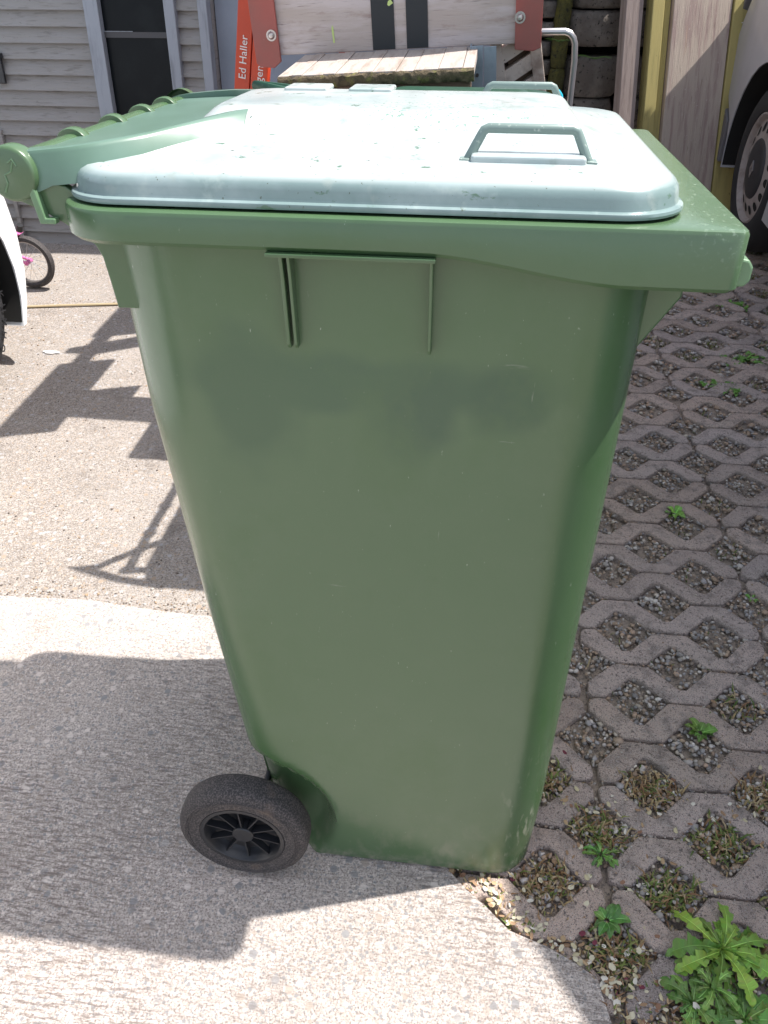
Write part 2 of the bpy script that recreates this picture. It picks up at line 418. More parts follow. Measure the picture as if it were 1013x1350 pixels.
for r in range(-24, 32):
    ev = r % 2 == 0
    for k in range(-3, 6):
        # stone in band r..r+1 from u=4k to 4k+4 ; crest (touch row r) at even-r: even u
        u0 = 4 * k
        g = .045
        up, lo = [], []
        J = rp.uniform(-.012, .012)
        for q in range(5):
            u = u0 + q
            top = (u % 2 == 0) == ev
            if q == 0:
                if top: up += [(u + g + .05, .08), (u + g + .12, .03), (u + .38, .03)]; lo += [(u + g, .16), (u + g + .01, .36), (u + .07, .385)]
                else: up += [(u + g + .02, .64), (u + .08, .615)]; lo += [(u + g, .86), (u + g + .10, .97), (u + .38, .97)]
            elif q == 4:
                if top: up += [(u - .38, .03), (u - g - .12, .03), (u - g - .05, .08)]; lo += [(u - .07, .385), (u - g - .01, .36), (u - g, .16)]
                else: up += [(u - .08, .615), (u - g - .02, .64)]; lo += [(u - .38, .97), (u - g - .1, .97), (u - g, .86)]
            elif top:
                up += [(u - .37, .035), (u - .2, .03), (u + .2, .03), (u + .37, .035)]; lo += [(u - .08, .39), (u, .38), (u + .08, .39)]
            else:
                up += [(u - .08, .61), (u, .62), (u + .08, .61)]; lo += [(u - .37, .965), (u - .2, .97), (u + .2, .97), (u + .37, .965)]
        poly = up + lo[::-1]
        poly = [(u + rp.uniform(-.02, .02) + J, r + v + rp.uniform(-.017, .017) + J * .8) for u, v in poly]
        P = [lat(u, v) for u, v in poly][::-1]
        cx = sum(p[0] for p in P) / len(P); cy = sum(p[1] for p in P) / len(P)
        if cx > 3.4 or max(p[0] for p in P) < concrete_right(cx, cy) + .01: continue
        if min(p[0] for p in P) < -.12: 
            if cx < -.15: continue
        z = -.003 + rp.uniform(-.0022, .0012)
        A = Vector((0, 0, 1))
        sx, sy = rp.uniform(-.010, .010), rp.uniform(-.022, .022)
        if P[0] and sum((P[i - 1][0] * P[i][1] - P[i][0] * P[i - 1][1]) for i in range(len(P))) < 0: P = P[::-1]
        Q1, Q2 = inset(P, .0012), inset(P, .0030)
        n = len(P)
        f = lambda p, dz: (p[0], p[1], z + dz + (p[0] - cx) * sx + (p[1] - cy) * sy)
        vs = [f(p, -.04) for p in P] + [f(p, -.0042) for p in P] + [f(p, -.0012) for p in Q1] + [f(p, 0) for p in Q2]
        fs = []
        for j in range(3):
            for i in range(n): fs.append((j * n + i, j * n + (i + 1) % n, (j + 1) * n + (i + 1) % n, (j + 1) * n + i))
        fs.append(tuple(3 * n + i for i in range(n)))
        tn = rp.uniform(1.12, 1.48); wr_ = rp.uniform(-.012, .02)
        pav.add(vs, fs, ((.43 + wr_) * tn, .35 * tn, (.315 - wr_) * tn))
tag(pav.build('paving', M['paver'], smooth=True, ang=50), kind='structure')

# --- gravel pebbles in the openings
rng = np.random.default_rng(5)
t = (1 + 5 ** .5) / 2
ICO = np.array([(-1, t, 0), (1, t, 0), (-1, -t, 0), (1, -t, 0), (0, -1, t), (0, 1, t), (0, -1, -t), (0, 1, -t), (t, 0, -1), (t, 0, 1), (-t, 0, -1), (-t, 0, 1)]) / 1.9
ICF = np.array([(0, 11, 5), (0, 5, 1), (0, 1, 7), (0, 7, 10), (0, 10, 11), (1, 5, 9), (5, 11, 4), (11, 10, 2), (10, 7, 6), (7, 1, 8), (3, 9, 4), (3, 4, 2), (3, 2, 6), (3, 6, 8), (3, 8, 9), (4, 9, 5), (2, 4, 11), (6, 2, 10), (8, 6, 7), (9, 8, 1)])
PAL = np.array([(.35, .32, .295), (.44, .40, .37), (.26, .245, .24), (.46, .40, .33), (.38, .28, .20), (.33, .31, .31), (.55, .51, .47), (.42, .30, .22), (.26, .21, .17), (.33, .25, .19)])
def pebbles(pts, rad, zc, pal=PAL):
    n = len(pts)
    V = ICO[None] * (1 + rng.uniform(-.22, .22, (n, 12, 1)))
    s = rad[:, None] * rng.uniform(.65, 1.35, (n, 3)); s[:, 2] *= .65
    V = V * s[:, None, :]
    a = rng.uniform(0, 6.283, n); c, sn = np.cos(a), np.sin(a)
    X = V[..., 0] * c[:, None] - V[..., 1] * sn[:, None]; Y = V[..., 0] * sn[:, None] + V[..., 1] * c[:, None]
    tl = rng.uniform(-.5, .5, n)
    Z = V[..., 2] + X * tl[:, None] * .6
    V = np.stack([X + pts[:, :1], Y + pts[:, 1:2], Z + zc[:, None]], -1).reshape(-1, 3)
    F = (ICF[None] + (np.arange(n) * 12)[:, None, None]).reshape(-1, 3)
    col = pal[rng.integers(0, len(pal), n)] * rng.uniform(.75, 1.2, (n, 1))
    return V, F, np.repeat(col, 12, 0)
pp, pr, pz = [], [], []
DIAM = []
for r in range(-22, 30):
    for u in range(-8, 18):
        if (u + r) % 2 == 0: continue
        x, y = lat(u, r)
        if x < concrete_right(x, y) - .05 or x > 2.3 or y < .1 or (x < -.02): continue
        DIAM.append((u, r, x, y))
        d = math.hypot(x, y)
        n = int(150 if y < 1.2 else 115 if y < 2 else 60 if y < 3 else 32)
        if x > 1.6: n //= 2
        q = rng.uniform(-1, 1, (n * 4, 2)); q = q[np.abs(q[:, 0]) + np.abs(q[:, 1]) < 1.0][:n]
        for a, c in q:
            gx, gy = lat(u + a * .90, r + c * .70)
            pp.append((gx, gy)); pr.append(rng.uniform(.0028, .0058) * (1 if y < 2 else 1.35) * (1.5 if rng.random() < .04 else 1))
            pz.append(-.0135 + .005 * (1 - abs(a) - abs(c)) + rng.uniform(-.003, .003))
# grit in the joints
for i in range(9000):
    u, r = rng.uniform(-6, 14), int(rng.integers(-12, 26))
    uu = u % 2
    x, y = lat(u, r)
    if x < concrete_right(x, y) or x > 1.9 or y < .3: continue
    pp.append((x, y + rng.uniform(-.003, .003))); pr.append(rng.uniform(.0015, .0032)); pz.append(-.010 + rng.uniform(-.003, .002))
for i in range(2600):      # loose grit lying on the paver tops
    x, y = rng.uniform(.05, 1.5), rng.uniform(.35, 2.6)
    if x < concrete_right(x, y): continue
    pp.append((x, y)); pr.append(rng.uniform(.0008, .0022)); pz.append(-.0015)
V, F, Cc = pebbles(np.array(pp), np.array(pr), np.array(pz))
tag(np_mesh('gravel', V, F, Cc, M['pebble']), kind='stuff')

# --- grass tufts, dry grass, moss and dead leaves in the openings
def blades(pts, hts, cols, lean=.8):
    Vs, Fs, Cs = [], [], []
    for (x, y, z), h, c in zip(pts, hts, cols):
        a = rng.uniform(0, 6.283); l = rng.uniform(.2, lean) * h * 1.3; w = h * .05 + .0006
        dx, dy = math.cos(a), math.sin(a); px_, py_ = -dy * w, dx * w
        o = len(Vs)
        Vs += [(x - px_, y - py_, z), (x + px_, y + py_, z), (x + dx * l * .4 + px_ * .8, y + dy * l * .4 + py_ * .8, z + h * .6), (x + dx * l * .4 - px_ * .8, y + dy * l * .4 - py_ * .8, z + h * .6),
               (x + dx * l, y + dy * l, z + h * rng.uniform(.5, .95))]
        Fs += [(o, o + 1, o + 2), (o, o + 2, o + 3), (o + 3, o + 2, o + 4)]
        Cs += [c] * 5
    return Vs, Fs, Cs
GREEN = [(.12, .17, .035), (.17, .21, .05), (.09, .14, .03), (.22, .23, .07)]
DRY = [(.36, .26, .13), (.28, .17, .08), (.42, .33, .19), (.22, .12, .06)]
gp, gh, gc, lp = [], [], [], []
dens = {}
def near(x, y, r, k): dens[(x, y, r)] = k
for u, r, x, y in DIAM:
    # strongly grown cells near the camera and along the concrete edge, mossy ones far away
    e = x - concrete_right(x, y)
    g = 0
    if y < .85: g = 1.0
    if e < .12 and y < 1.1: g = max(g, .9)
    if y < 1.0 and e < .3: g = max(g, .8)
    if 1.0 < y < 2.45: g = max(g, .02 if rng.random() < .8 else .25)
    if y > 2.45: g = .55 if rng.random() < .6 else .1
    if g < .02: continue
    nb = int(g * (300 if y < 1.2 else 110))
    ggreen = rng.uniform(.15, .6) if y < 1.2 else .75
    for i in range(nb):
        while True:
            a, c = rng.normal(0, .34, 2)
            if abs(a) + abs(c) < .95: break
        gx, gy = lat(u + a * .8, r + c * .6)
        if gx < concrete_right(gx, gy): continue
        gp.append((gx, gy, -.018)); gh.append(rng.uniform(.007, .030) if y < 1.2 else rng.uniform(.008, .02))
        gc.append(GREEN[rng.integers(4)] if rng.random() < ggreen else DRY[rng.integers(4)])
    if y < 1.1:
        for i in range(int(40 * g)):
            a, c = rng.uniform(-1, 1, 2)
            lp.append((*lat(u + a * .75, r + c * .6), -.010 + rng.uniform(0, .008)))
# debris along the concrete edge
for i in range(700):
    y = rng.uniform(.3, .70); x = concrete_right(0, y) + abs(rng.normal(.0, .035)) * (1 + (i % 5 == 0) * 2.5) + .004
    gp.append((x, y, -.012)); gh.append(rng.uniform(.008, .022)); gc.append(DRY[rng.integers(4)] if rng.random() < .7 else GREEN[rng.integers(4)])
    if i % 2 == 0: lp.append((x, y, -.002 + rng.uniform(0, .004)))
Vg, Fg, Cg = blades(gp, gh, gc)
tag(np_mesh('grass', np.array(Vg), np.array(Fg), np.array(Cg), M['grass']), kind='stuff')
LC = [(.55, .50, .36), (.30, .19, .11), (.62, .58, .50), (.40, .28, .16), (.24, .13, .08), (.50, .44, .28), (.16, .03, .05)]
Vl, Fl, Cl = [], [], []
for x, y, z in lp:
    s = rng.uniform(.0025, .0065); a = rng.uniform(0, 6.28); o = len(Vl); c = LC[rng.choice(7, p=[.22, .2, .16, .18, .1, .12, .02])]
    k = rng.uniform(.4, .8)
    for j in range(6):
        t_ = j * math.pi / 3; px_, py_ = s * math.cos(t_), s * k * math.sin(t_)
        Vl.append((x + px_ * math.cos(a) - py_ * math.sin(a), y + px_ * math.sin(a) + py_ * math.cos(a), z + abs(px_) * rng.uniform(-.1, .7)))
    Cl += [c] * 6
    Fl += [(o, o + 1, o + 2), (o, o + 2, o + 3), (o, o + 3, o + 4), (o, o + 4, o + 5)]
tag(np_mesh('leaf_litter', np.array(Vl), np.array(Fl), np.array(Cl), M['leaf']), kind='stuff')
# loose grit on the concrete edge and driveway
n = 2600
gx = rng.uniform(-2.4, -.3, n); gy = rng.uniform(SEAMY - .03, 3.2, n); gy[:900] = SEAMY + np.abs(rng.normal(0, .03, 900))
sel = np.ones(n, bool)
V, F, Cc = pebbles(np.c_[gx, gy], rng.uniform(.0012, .0034, n), np.full(n, -.0025), np.array([(.4, .37, .33), (.25, .2, .16), (.5, .47, .43), (.16, .13, .11), (.34, .24, .15)]))
tag(np_mesh('grit', V, F, Cc, M['pebble']), kind='stuff')

# ---------------------------------------------------------------- wheeled bin
def rrect(x0, x1, y0, y1, rad, z, nx=30, ny=22, nc=9):
    """rounded rectangle ring; rad = (near-back, near-front, far-front, far-back)"""
    zf = z if callable(z) else (lambda x, y: z)
    pts = []
    cs = [((x0 + rad[0], y0 + rad[0]), rad[0], math.pi), ((x1 - rad[1], y0 + rad[1]), rad[1], 1.5 * math.pi),
          ((x1 - rad[2], y1 - rad[2]), rad[2], 0), ((x0 + rad[3], y1 - rad[3]), rad[3], .5 * math.pi)]
    for i, ((cx, cy), r, a0) in enumerate(cs):
        for k in range(nc + 1):
            a = a0 + k / nc * math.pi / 2
            pts.append((cx + r * math.cos(a), cy + r * math.sin(a)))
        (nx_, ny_), r2, b0 = cs[(i + 1) % 4]
        p = pts[-1]; q = (nx_ + r2 * math.cos(b0), ny_ + r2 * math.sin(b0))
        m = nx if i % 2 == 0 else ny
        for k in range(1, m):
            pts.append((p[0] + (q[0] - p[0]) * k / m, p[1] + (q[1] - p[1]) * k / m))
    return [(x, y, zf(x, y)) for x, y in pts]
WX, WZ, WR = -.226, .100, .103
def make_bin(name, label, bm_, trim, lidm, handm, ground_tilt=True):
    t = thing(name, label, 'rubbish bin')
    X0 = [(0, -.203), (.15, -.222), (.5, -.258), (.8, -.283), (1, -.290)]
    X1 = [(0, .218), (.15, .225), (1, .233)]
    YN = [(0, .224), (.5, .243), (1, .263)]
    b = MB(); rings = []
    zs = [0, .004, .012, .02] + [.02 + (.99 - .02) * k / 70 for k in range(1, 71)]
    for j, z in enumerate(zs):
        d = [.008, .002, 0, 0][j] if j < 4 else 0
        # slight base bead
        if .02 < z < .034: d -= .0
        x0, x1, y = interp(X0, z) + d, interp(X1, z) - d, interp(YN, z) - d
        rb = .062 + .02 * z; rf = .058 + .004 * z
        ring = rrect(x0, x1, -y, y, (rb, rf, rf, rb), z, nx=44)
        out = []
        for (px_, py_, pz_) in ring:
            # wheel recess in both sides of the lower back corner
            dd = math.hypot(px_ - WX, pz_ - WZ)
            k = 1 - sm(.112, .142, dd)
            if abs(py_) > .12: py_ -= math.copysign(min(.036, max(0, abs(py_) - .150)) * k, py_)
            out.append((px_, py_, pz_))
        rings.append(out)
    b.loft(rings, True, False)
    b.build('body', bm_, t, smooth=True, ang=40)
    # rim: band, shelf and inner throat
    xa, xb, yb_ = -.309, .287, .288
    zb = lambda x, y: .992 - .021 * sm(.02, .20, x)
    r_ = (.058, .010, .010, .058)
    b = MB()
    b.loft([rrect(-.285, .225, -.255, .255, (.08, .06, .06, .08), lambda x, y: zb(x, y) + .006),
            rrect(xa + .004, xb - .004, -yb_ + .004, yb_ - .004, (.055, .008, .008, .055), zb),
            rrect(xa, xb, -yb_, yb_, r_, lambda x, y: zb(x, y) + .004),
            rrect(xa, xb, -yb_, yb_, r_, 1.018),
            rrect(xa + .0012, xb - .0012, -yb_ + .0012, yb_ - .0012, r_, 1.0208),
            rrect(xa + .004, xb - .004, -yb_ + .004, yb_ - .004, (.055, .009, .009, .055), 1.0219),
            rrect(-.280, .222, -.250, .250, (.06, .055, .055, .06), 1.0205),
            rrect(-.277, .218, -.246, .246, (.06, .055, .055, .06), 1.015),
            rrect(-.272, .214, -.240, .240, (.06, .055, .055, .06), .90)])
    b.loft([rrect(-.272, .214, -.240, .240, (.06, .055, .055, .06), .9001), rrect(-.05, .05, -.05, .05, (.02,) * 4, .9)], False, True)
    b.build('rim', bm_, t, smooth=True, ang=35)
    b = MB()
    b.loft([[(x, y, z) for x, z in ((.285, .9735), (.294, .974), (.298, .979), (.298, .990), (.294, .996), (.285, .9975))] for y in (-.275, .275)], True, True)
    for k in range(13):   # ridges moulded into the lifting edge
        y = -.245 + k * .49 / 12
        pass
    b.build('lifting_comb', trim, t, bevel=.0018)
    # underside fillet below the front flange
    b = MB(); b.prism([(.222, .985), (.264, .985), (.262, .943), (.228, .888), (.222, .888)], -.212, .212)
    b.build('front_gusset', bm_, t, bevel=.002)
    # ribs on both long sides
    for s in (-1, 1):
        for x, w in ((-.101, .0018), (-.094, .0016), (.032, .0016)):
            b = MB()
            b.prism([(s * .254, .99), (s * .282, .99), (s * .277, .965), (s * .270, .901), (s * .266, .896), (s * .250, .896)], x - w, x + w, 'x')
            b.build('side_rib', bm_, t, bevel=.0008)
        b = MB(); b.box(-.112, .036, min(s * .25, s * .2915), max(s * .25, s * .2915), .9880, .9915)
        b.build('side_ledge', bm_, t, bevel=.0008)
    # back brackets with pivot, and the grab bar
    for s in (-1, 1):
        y0, y1 = sorted((s * .243, s * .233))
        b = MB()
        b.prism([(-.372, 1.040), (-.366, 1.024), (-.352, 1.016), (-.334, 1.009), (-.316, .999), (-.298, .988), (-.288, .979), (-.283, .968), (-.280, .945), (-.277, .919), (-.255, .919),
                 (-.255, 1.018), (-.285, 1.020), (-.296, 1.024), (-.306, 1.031), (-.318, 1.034), (-.330, 1.032)], y0, y1)
        o = b.build('hinge_bracket', bm_, t, bevel=.0012)
        b = MB(); ya, yb2 = sorted((s * .243, s * .252))
        b.prism([(-.338, 1.031), (-.332, 1.031), (-.327, 1.004), (-.318, 1.004), (-.318, .999), (-.333, .999)], ya, yb2)
        b.build('bracket_rib', trim, o, bevel=.001)
    b = MB(); b.tube([(-.350, -.232, 1.043), (-.350, .232, 1.043)], .0140, 20); bar = b.build('grab_bar', bm_, t, smooth=True)
    # lid
    lid = MB()
    X0_, X1_, YL = -.307, .244, .2755
    def L(x_in0, x_in1, y_in, z, rb, rf):
        return rrect(X0_ + x_in0, X1_ - x_in1, -YL + y_in, YL - y_in, (rb, rf, rf, rb), z, nx=40, ny=30)
    prof = [(.004, 1.0235), (0, 1.0240), (-.0005, 1.0262), (0, 1.0285), (.0016, 1.0296), (.0034, 1.0300), (.0040, 1.0325), (.0046, 1.0385), (.0056, 1.0425), (.0080, 1.0462), (.0125, 1.0492), (.0190, 1.0508), (.035, 1.0522)]
    rings = [L(d, d, d, z, .060 + .0 * d, .062) for d, z in prof]
    for k in range(1, 9):
        f = k / 8; rings.append(L(.035 + .043 * f, .035 + .042 * f, .035 + .118 * f, 1.0520 + .0130 * f ** 1.1, .060 - .02 * f, .062 - .02 * f))
    for f, z in ((.15, 1.0665), (.4, 1.0715), (.65, 1.0765), (.85, 1.0795), (1.0, 1.0808)):
        rings.append(L(.078 + .022 * f, .077 + .018 * f, .153 + .030 * f, z, .036, .040))
    for k in range(1, 5):
        f = k / 4; rings.append(L(.100 + .08 * f, .095 + .08 * f, .183 + .07 * f, 1.0808 + .0022 * math.sin(f * 1.57), .030 - .012 * f, .034 - .015 * f))
    lid.loft(rings, True, True)
    lo = lid.build('lid', lidm, t, smooth=True, ang=32)
    b = MB()
    for xr0, xr1 in ((-.165, -.115), (-.090, -.040)):
        b = MB(); b.box(xr0, xr1, .045, .10, 1.080, 1.0860)
        b.build('lid_boss', lidm, lo, bevel=.0025, seg=3)
    for s in (-1, 1):
        # lid arm sweeping from the pivot up onto the lid
        secs = []
        for x, zt, zb_, yo, wi in ((-.372, 1.045, 1.038, .246, .018), (-.368, 1.053, 1.030, .247, .018), (-.352, 1.058, 1.022, .247, .018), (-.335, 1.0605, 1.024, .247, .018), (-.315, 1.0625, 1.032, .247, .018),
                                   (-.295, 1.0645, 1.034, .246, .018), (-.27, 1.067, 1.036, .240, .018), (-.24, 1.070, 1.040, .215, .018), (-.21, 1.0745, 1.045, .178, .018), (-.190, 1.0775, 1.050, .155, .018), (-.17, 1.0795, 1.055, .135, .018)):
            sl = .004 + max(0, (x + .30)) * .22
            secs.append([(x, s * yo, zb_), (x, s * (yo - sl * .8), zt - .004), (x, s * (yo - sl - .001), zt - .001), (x, s * (yo - sl - .004), zt), (x, s * (yo - sl - wi), zt), (x, s * (yo - sl - wi), zb_)])
        b = MB(); b.loft(secs, True, True)
        b.build('hinge_arm', M['arm'] if lidm is M['lid'] else lidm, lo, smooth=True, ang=28)
        # pivot cap with its raised mark
        cap = MB()
        y_ = s * .247
        cap.lathe([(.0001, s * .0055), (.0205, s * .0055), (.0225, s * .0048), (.0238, s * .003), (.0238, -s * .012)], -.351, 1.0415, 40, 'y', y_)
        co = cap.build('pivot_cap', bm_, t, smooth=True, ang=40)
        cap = MB(); yy = s * .2526
        cap.tube([(-.359, yy, 1.026), (-.3545, yy, 1.034), (-.3555, yy, 1.041), (-.349, yy, 1.044), (-.3455, yy, 1.052)], .0009, 6)
        cap.tube([(-.3505, yy, 1.051), (-.3455, yy, 1.0545), (-.3425, yy, 1.0485)], .0008, 6)
        cap.build('raised_mark', trim, co)
        # handle on the side of the lid
        h = MB(); y1 = s * .200; y2 = s * .192
        pts = [(.053, y1, 1.046), (.0545, y1, 1.052), (.0665, y2, 1.074), (.0685, y2, 1.0775), (.0725, y2, 1.0795), (.1455, y2, 1.0795), (.1495, y2, 1.0775), (.1515, y2, 1.074), (.1625, y1, 1.052), (.164, y1, 1.046)]
        h.tube(pts, .0044, 10)
        h.box(.0485, .0575, y1 - .008, y1 + .008, 1.044, 1.0565); h.box(.1595, .1685, y1 - .008, y1 + .008, 1.044, 1.0565)
        pk = MB(); ya_, yb3 = sorted((s * .2125, s * .150)); pk.box(.0585, .1585, ya_, yb3, 1.045, 1.0605); pk.build('handle_pocket', lidm, lo, bevel=.0025, seg=3)
        h.build('lid_handle', handm, lo, smooth=True, ang=40, bevel=.0008)
    # sleeves of the lid round the bar
    for y in (-.12, -.02, .075, .165):
        r = MB(); r.lathe([(.0140, -.007), (.0185, -.007), (.0195, -.005), (.0195, .005), (.0185, .007), (.0140, .007)], -.350, 1.043, 28, 'y', y)
        r.build('bar_sleeve', bm_, bar, smooth=True, ang=40)
    s_ = MB(); s_.loft([[(x, -h_, zz), (x, -h_, zz - .012), (x, h_, zz - .012), (x, h_, zz)] for x, h_, zz in ((-.352, .222, 1.054), (-.32, .222, 1.056), (-.28, .212, 1.059), (-.25, .19, 1.062), (-.225, .16, 1.066))], True, True)
    s_.build('hinge_flap', M['arm'] if lidm is M['lid'] else lidm, lo, smooth=True, ang=40)
    # wheels
    for s in (-1, 1):
        yo = .2725
        w = MB()
        prof = [(.066, -.002), (.0668, 0.0005), (.069, .0008), (.073, -.0003), (.0755, .0010), (.0785, .0016), (.080, .0006), (.0815, .0022), (.083, .0010), (.0845, .0022), (.086, .0008), (.0905, -.001), (.0945, -.0045), (.0965, -.010), (.097, -.016),
                (.097, -.030), (.0955, -.037), (.092, -.042), (.082, -.045), (.066, -.044), (.062, -.040), (.062, -.004), (.066, -.002)]
        w.lathe([(r * (1.045 if r > .07 else 1), s * tt * 1.0) for r, tt in prof], WX, WZ + .002, 72, 'y', s * yo)
        wo = thing('wheel', None, None); wo.parent = t
        tyre = w.build('tyre', M['rubber'], wo, smooth=True, ang=40)
        d = MB()
        d.lathe([(r, s * tt) for r, tt in [(.062, -.003), (.0645, .0005), (.066, .0008), (.0665, -.002), (.0655, -.004)]], WX, WZ + .002, 60, 'y', s * yo)
        d.lathe([(r, s * tt) for r, tt in [(.0645, .0005), (.0600, .0008), (.0580, -.0015), (.0565, -.012), (.052, -.018), (.030, -.022), (.0165, -.022), (.0165, -.004), (.0150, -.0025), (.0001, -.0020)]], WX, WZ + .002, 60, 'y', s * yo)
        for k in range(10):
            a = k * math.pi / 5 + .25
            T = Matrix.Translation((WX, s * (yo - .012), WZ + .002)) @ Matrix.Rotation(a, 4, 'Y')
            hh = .007
            d.add([T @ Vector(p) for p in [(.013, -hh, -.0012), (.013, -hh, .0012), (.013, hh, .0012), (.013, hh, -.0012), (.0572, -hh, -.0009), (.0572, -hh, .0009), (.0572, hh * .4, .0009), (.0572, hh * .4, -.0009)]],
                  [(0, 1, 2, 3), (7, 6, 5, 4), (0, 4, 5, 1), (1, 5, 6, 2), (2, 6, 7, 3), (3, 7, 4, 0)])
        d.build('hub', M['blackpl'], wo, smooth=True, ang=35)
    a = MB(); a.tube([(WX + .012, -.235, WZ), (WX + .012, .235, WZ)], .006, 12); a.build('axle', M['blackpl'], t, smooth=True)
    return t
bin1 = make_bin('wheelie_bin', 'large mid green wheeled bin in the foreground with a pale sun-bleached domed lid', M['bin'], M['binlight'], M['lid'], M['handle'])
def narrow(o):
    for ch in o.children:
        if ch.type == 'MESH':
            for v_ in ch.data.vertices:
                if v_.co.y > 0: v_.co.y *= .88
        narrow(ch)
narrow(bin1)
bin1.location = (-.0743, .8653, -.0169); bin1.rotation_euler = (-.076, 0, 0)
def copy_tree(o, parent=None, swap=None):
    if o.name.startswith(('hinge_flap', 'hinge_arm', 'lid_handle', 'handle_pocket', 'lid_boss')): return None
    c = o.copy(); COL.objects.link(c)
    if parent: c.parent = parent
    if swap and c.type == 'MESH' and c.data.materials and c.data.materials[0] in swap:
        c.material_slots[0].link = 'OBJECT'; c.material_slots[0].material = swap[c.data.materials[0]]
    for ch in [q for q in bpy.data.objects if q.parent == o]: copy_tree(ch, c, swap)
    return c
bin2 = copy_tree(bin1, None, {M['bin']: M['darkgreen'], M['binlight']: M['darkgreen'], M['lid']: M['darkgreen'], M['handle']: M['darkgreen']})
bin2['label'] = 'dark green bin hidden behind the large green one, only its dark edge showing'
bin1['group'] = bin2['group'] = 'wheeled rubbish bins'
phb = MB(); phb.tube([((x + .045) / .74, (y - 1.69) / 1.12, (z + .004) / .862) for x, y, z in ((-.20, 1.56, .90), (-.24, 1.54, .915), (-.29, 1.49, .948), (-.345, 1.43, .968), (-.40, 1.425, .974), (-.345, 1.415, .966), (-.28, 1.395, .950), (-.19, 1.38, .91))], .011, 10)
phb.build('pull_handle', M['darkgreen'], bin2, smooth=True)
bin2.location = (-.045, 1.69, -.004); bin2.rotation_euler = (-.03, 0, 0); bin2.scale = (.74, 1.12, .862)

# ---------------------------------------------------------------- shed on the left
SH = thing('shed', 'weathered grey clapboard shed with a tall dark window and pale trim, at the left back', 'shed', (0, 3.35, -.01), (R(-7), 0, 0))
def siding(x0, x1, z0, z1, dz=.0925, nm='siding', d=0.):
    b = MB(); z = z0
    while z < z1:
        zt = min(z + dz, z1)
        b.add([(x0, d, z), (x1, d, z), (x1, d + .018, zt), (x0, d + .018, zt), (x0, d + .03, z), (x1, d + .03, z), (x1, d + .03, zt), (x0, d + .03, zt)],
              [(0, 1, 2, 3), (0, 4, 5, 1), (2, 6, 7, 3), (0, 3, 7, 4), (1, 5, 6, 2)])
        z += dz
    return b.build(nm, M['siding'], SH)
siding(-4.2, -1.606, 0.0, 2.5)
siding(-1.242, -1.148, 0.0, 2.5, .0565)
bpy.data.objects.remove([o for o in SH.children if o.name.startswith('siding')][0])
siding(-4.2, -1.606, 0.0, 2.5, .0565)
siding(-1.55, -1.283, 0.0, .36, .0565)
siding(-1.55, -1.283, 1.45, 2.5, .0565)
b = MB()
b.box(-1.608, -1.549, -.022, .03, .0, 1.52); b.box(-1.284, -1.241, -.022, .03, .0, 1.52); b.box(-1.549, -1.284, -.020, .03, 1.45, 1.50); b.box(-1.549, -1.284, -.020, .03, .36, .40)
b.build('window_frame', M['trim'], SH, bevel=.003)
b = MB(); b.box(-1.150, -1.112, -.020, .03, 0, 2.5); b.build('corner_board', M['trim'], SH, bevel=.003)
b = MB(); b.box(-1.549, -1.284, .012, .018, .40, 1.45); pane = b.build('window_pane', M['glass'], SH)
b = MB(); b.box(-1.549, -1.284, .004, .0115, .812, .832); b.build('window_bar', M['vandark'], SH)
b = MB(); b.box(-1.549, -1.43, .002, .0035, .8322, .8345); b.build('bar_edge', M['trim'], SH)
b = MB(); b.box(-4.2, -1.112, .031, 2.4, 0, 2.5); b.build('shed_walls', M['siding'], SH)
b = MB(); b.prism([(-.20, 2.47), (2.6, 2.72), (2.6, 2.78), (-.20, 2.53)], -4.35, -.98, 'x'); b.build('roof', M['roof'], SH)
b = MB(); b.box(-2.085, -2.068, -.012, .02, .0, .455); b.box(-2.6, -2.068, -.012, .02, .455, .470); b.build('door_batten', M['siding'], SH, bevel=.002)
b = MB(); b.box(-2.035, -1.998, -.018, -.002, .645, .742); b.box(-2.035, -1.990, -.030, -.004, .735, .755); b.build('black_bracket', M['blackpl'], SH, bevel=.003)
# blue grey rendered wall beside the shed
WL = thing('rendered_wall', 'smooth blue-grey rendered wall between the shed and the red steelwork', 'wall', (0, 3.42, -.01), (R(-7), 0, 0))
b = MB(); b.box(-1.108, .15, 0, .25, 0, 2.3); b.build('wall_face', M['render'], WL)
b = MB(); b.box(-1.108, .15, -.03, .28, 2.301, 2.36); b.build('coping', M['stone'], WL)

# cord and paper on the driveway
b = MB(); b.tube([(-3.2, 2.57, .002), (-2.3, 2.60, .002), (-1.74, 2.655, .002), (-1.55, 2.69, .003), (-1.36, 2.725, .002), (-1.1, 2.75, .002), (-.6, 2.72, .002)], .0045, 6)
tag(b.build('cord', M['rope'], smooth=True), 'thin straw-coloured cord lying straight across the driveway at the left', 'cord')
b = MB(); pr_ = random.Random(9); P = []
for k in range(14):
    a = k / 14 * 2 * math.pi; P.append((-1.452 + .036 * math.cos(a) * pr_.uniform(.6, 1.1), 2.312 + .012 * math.sin(a) * pr_.uniform(.5, 1.2)))
b.prism(P, -.002, .001, 'z'); tag(b.build('paper_scrap', M['paper']), 'small torn white paper scrap on the driveway left of the bin', 'litter')

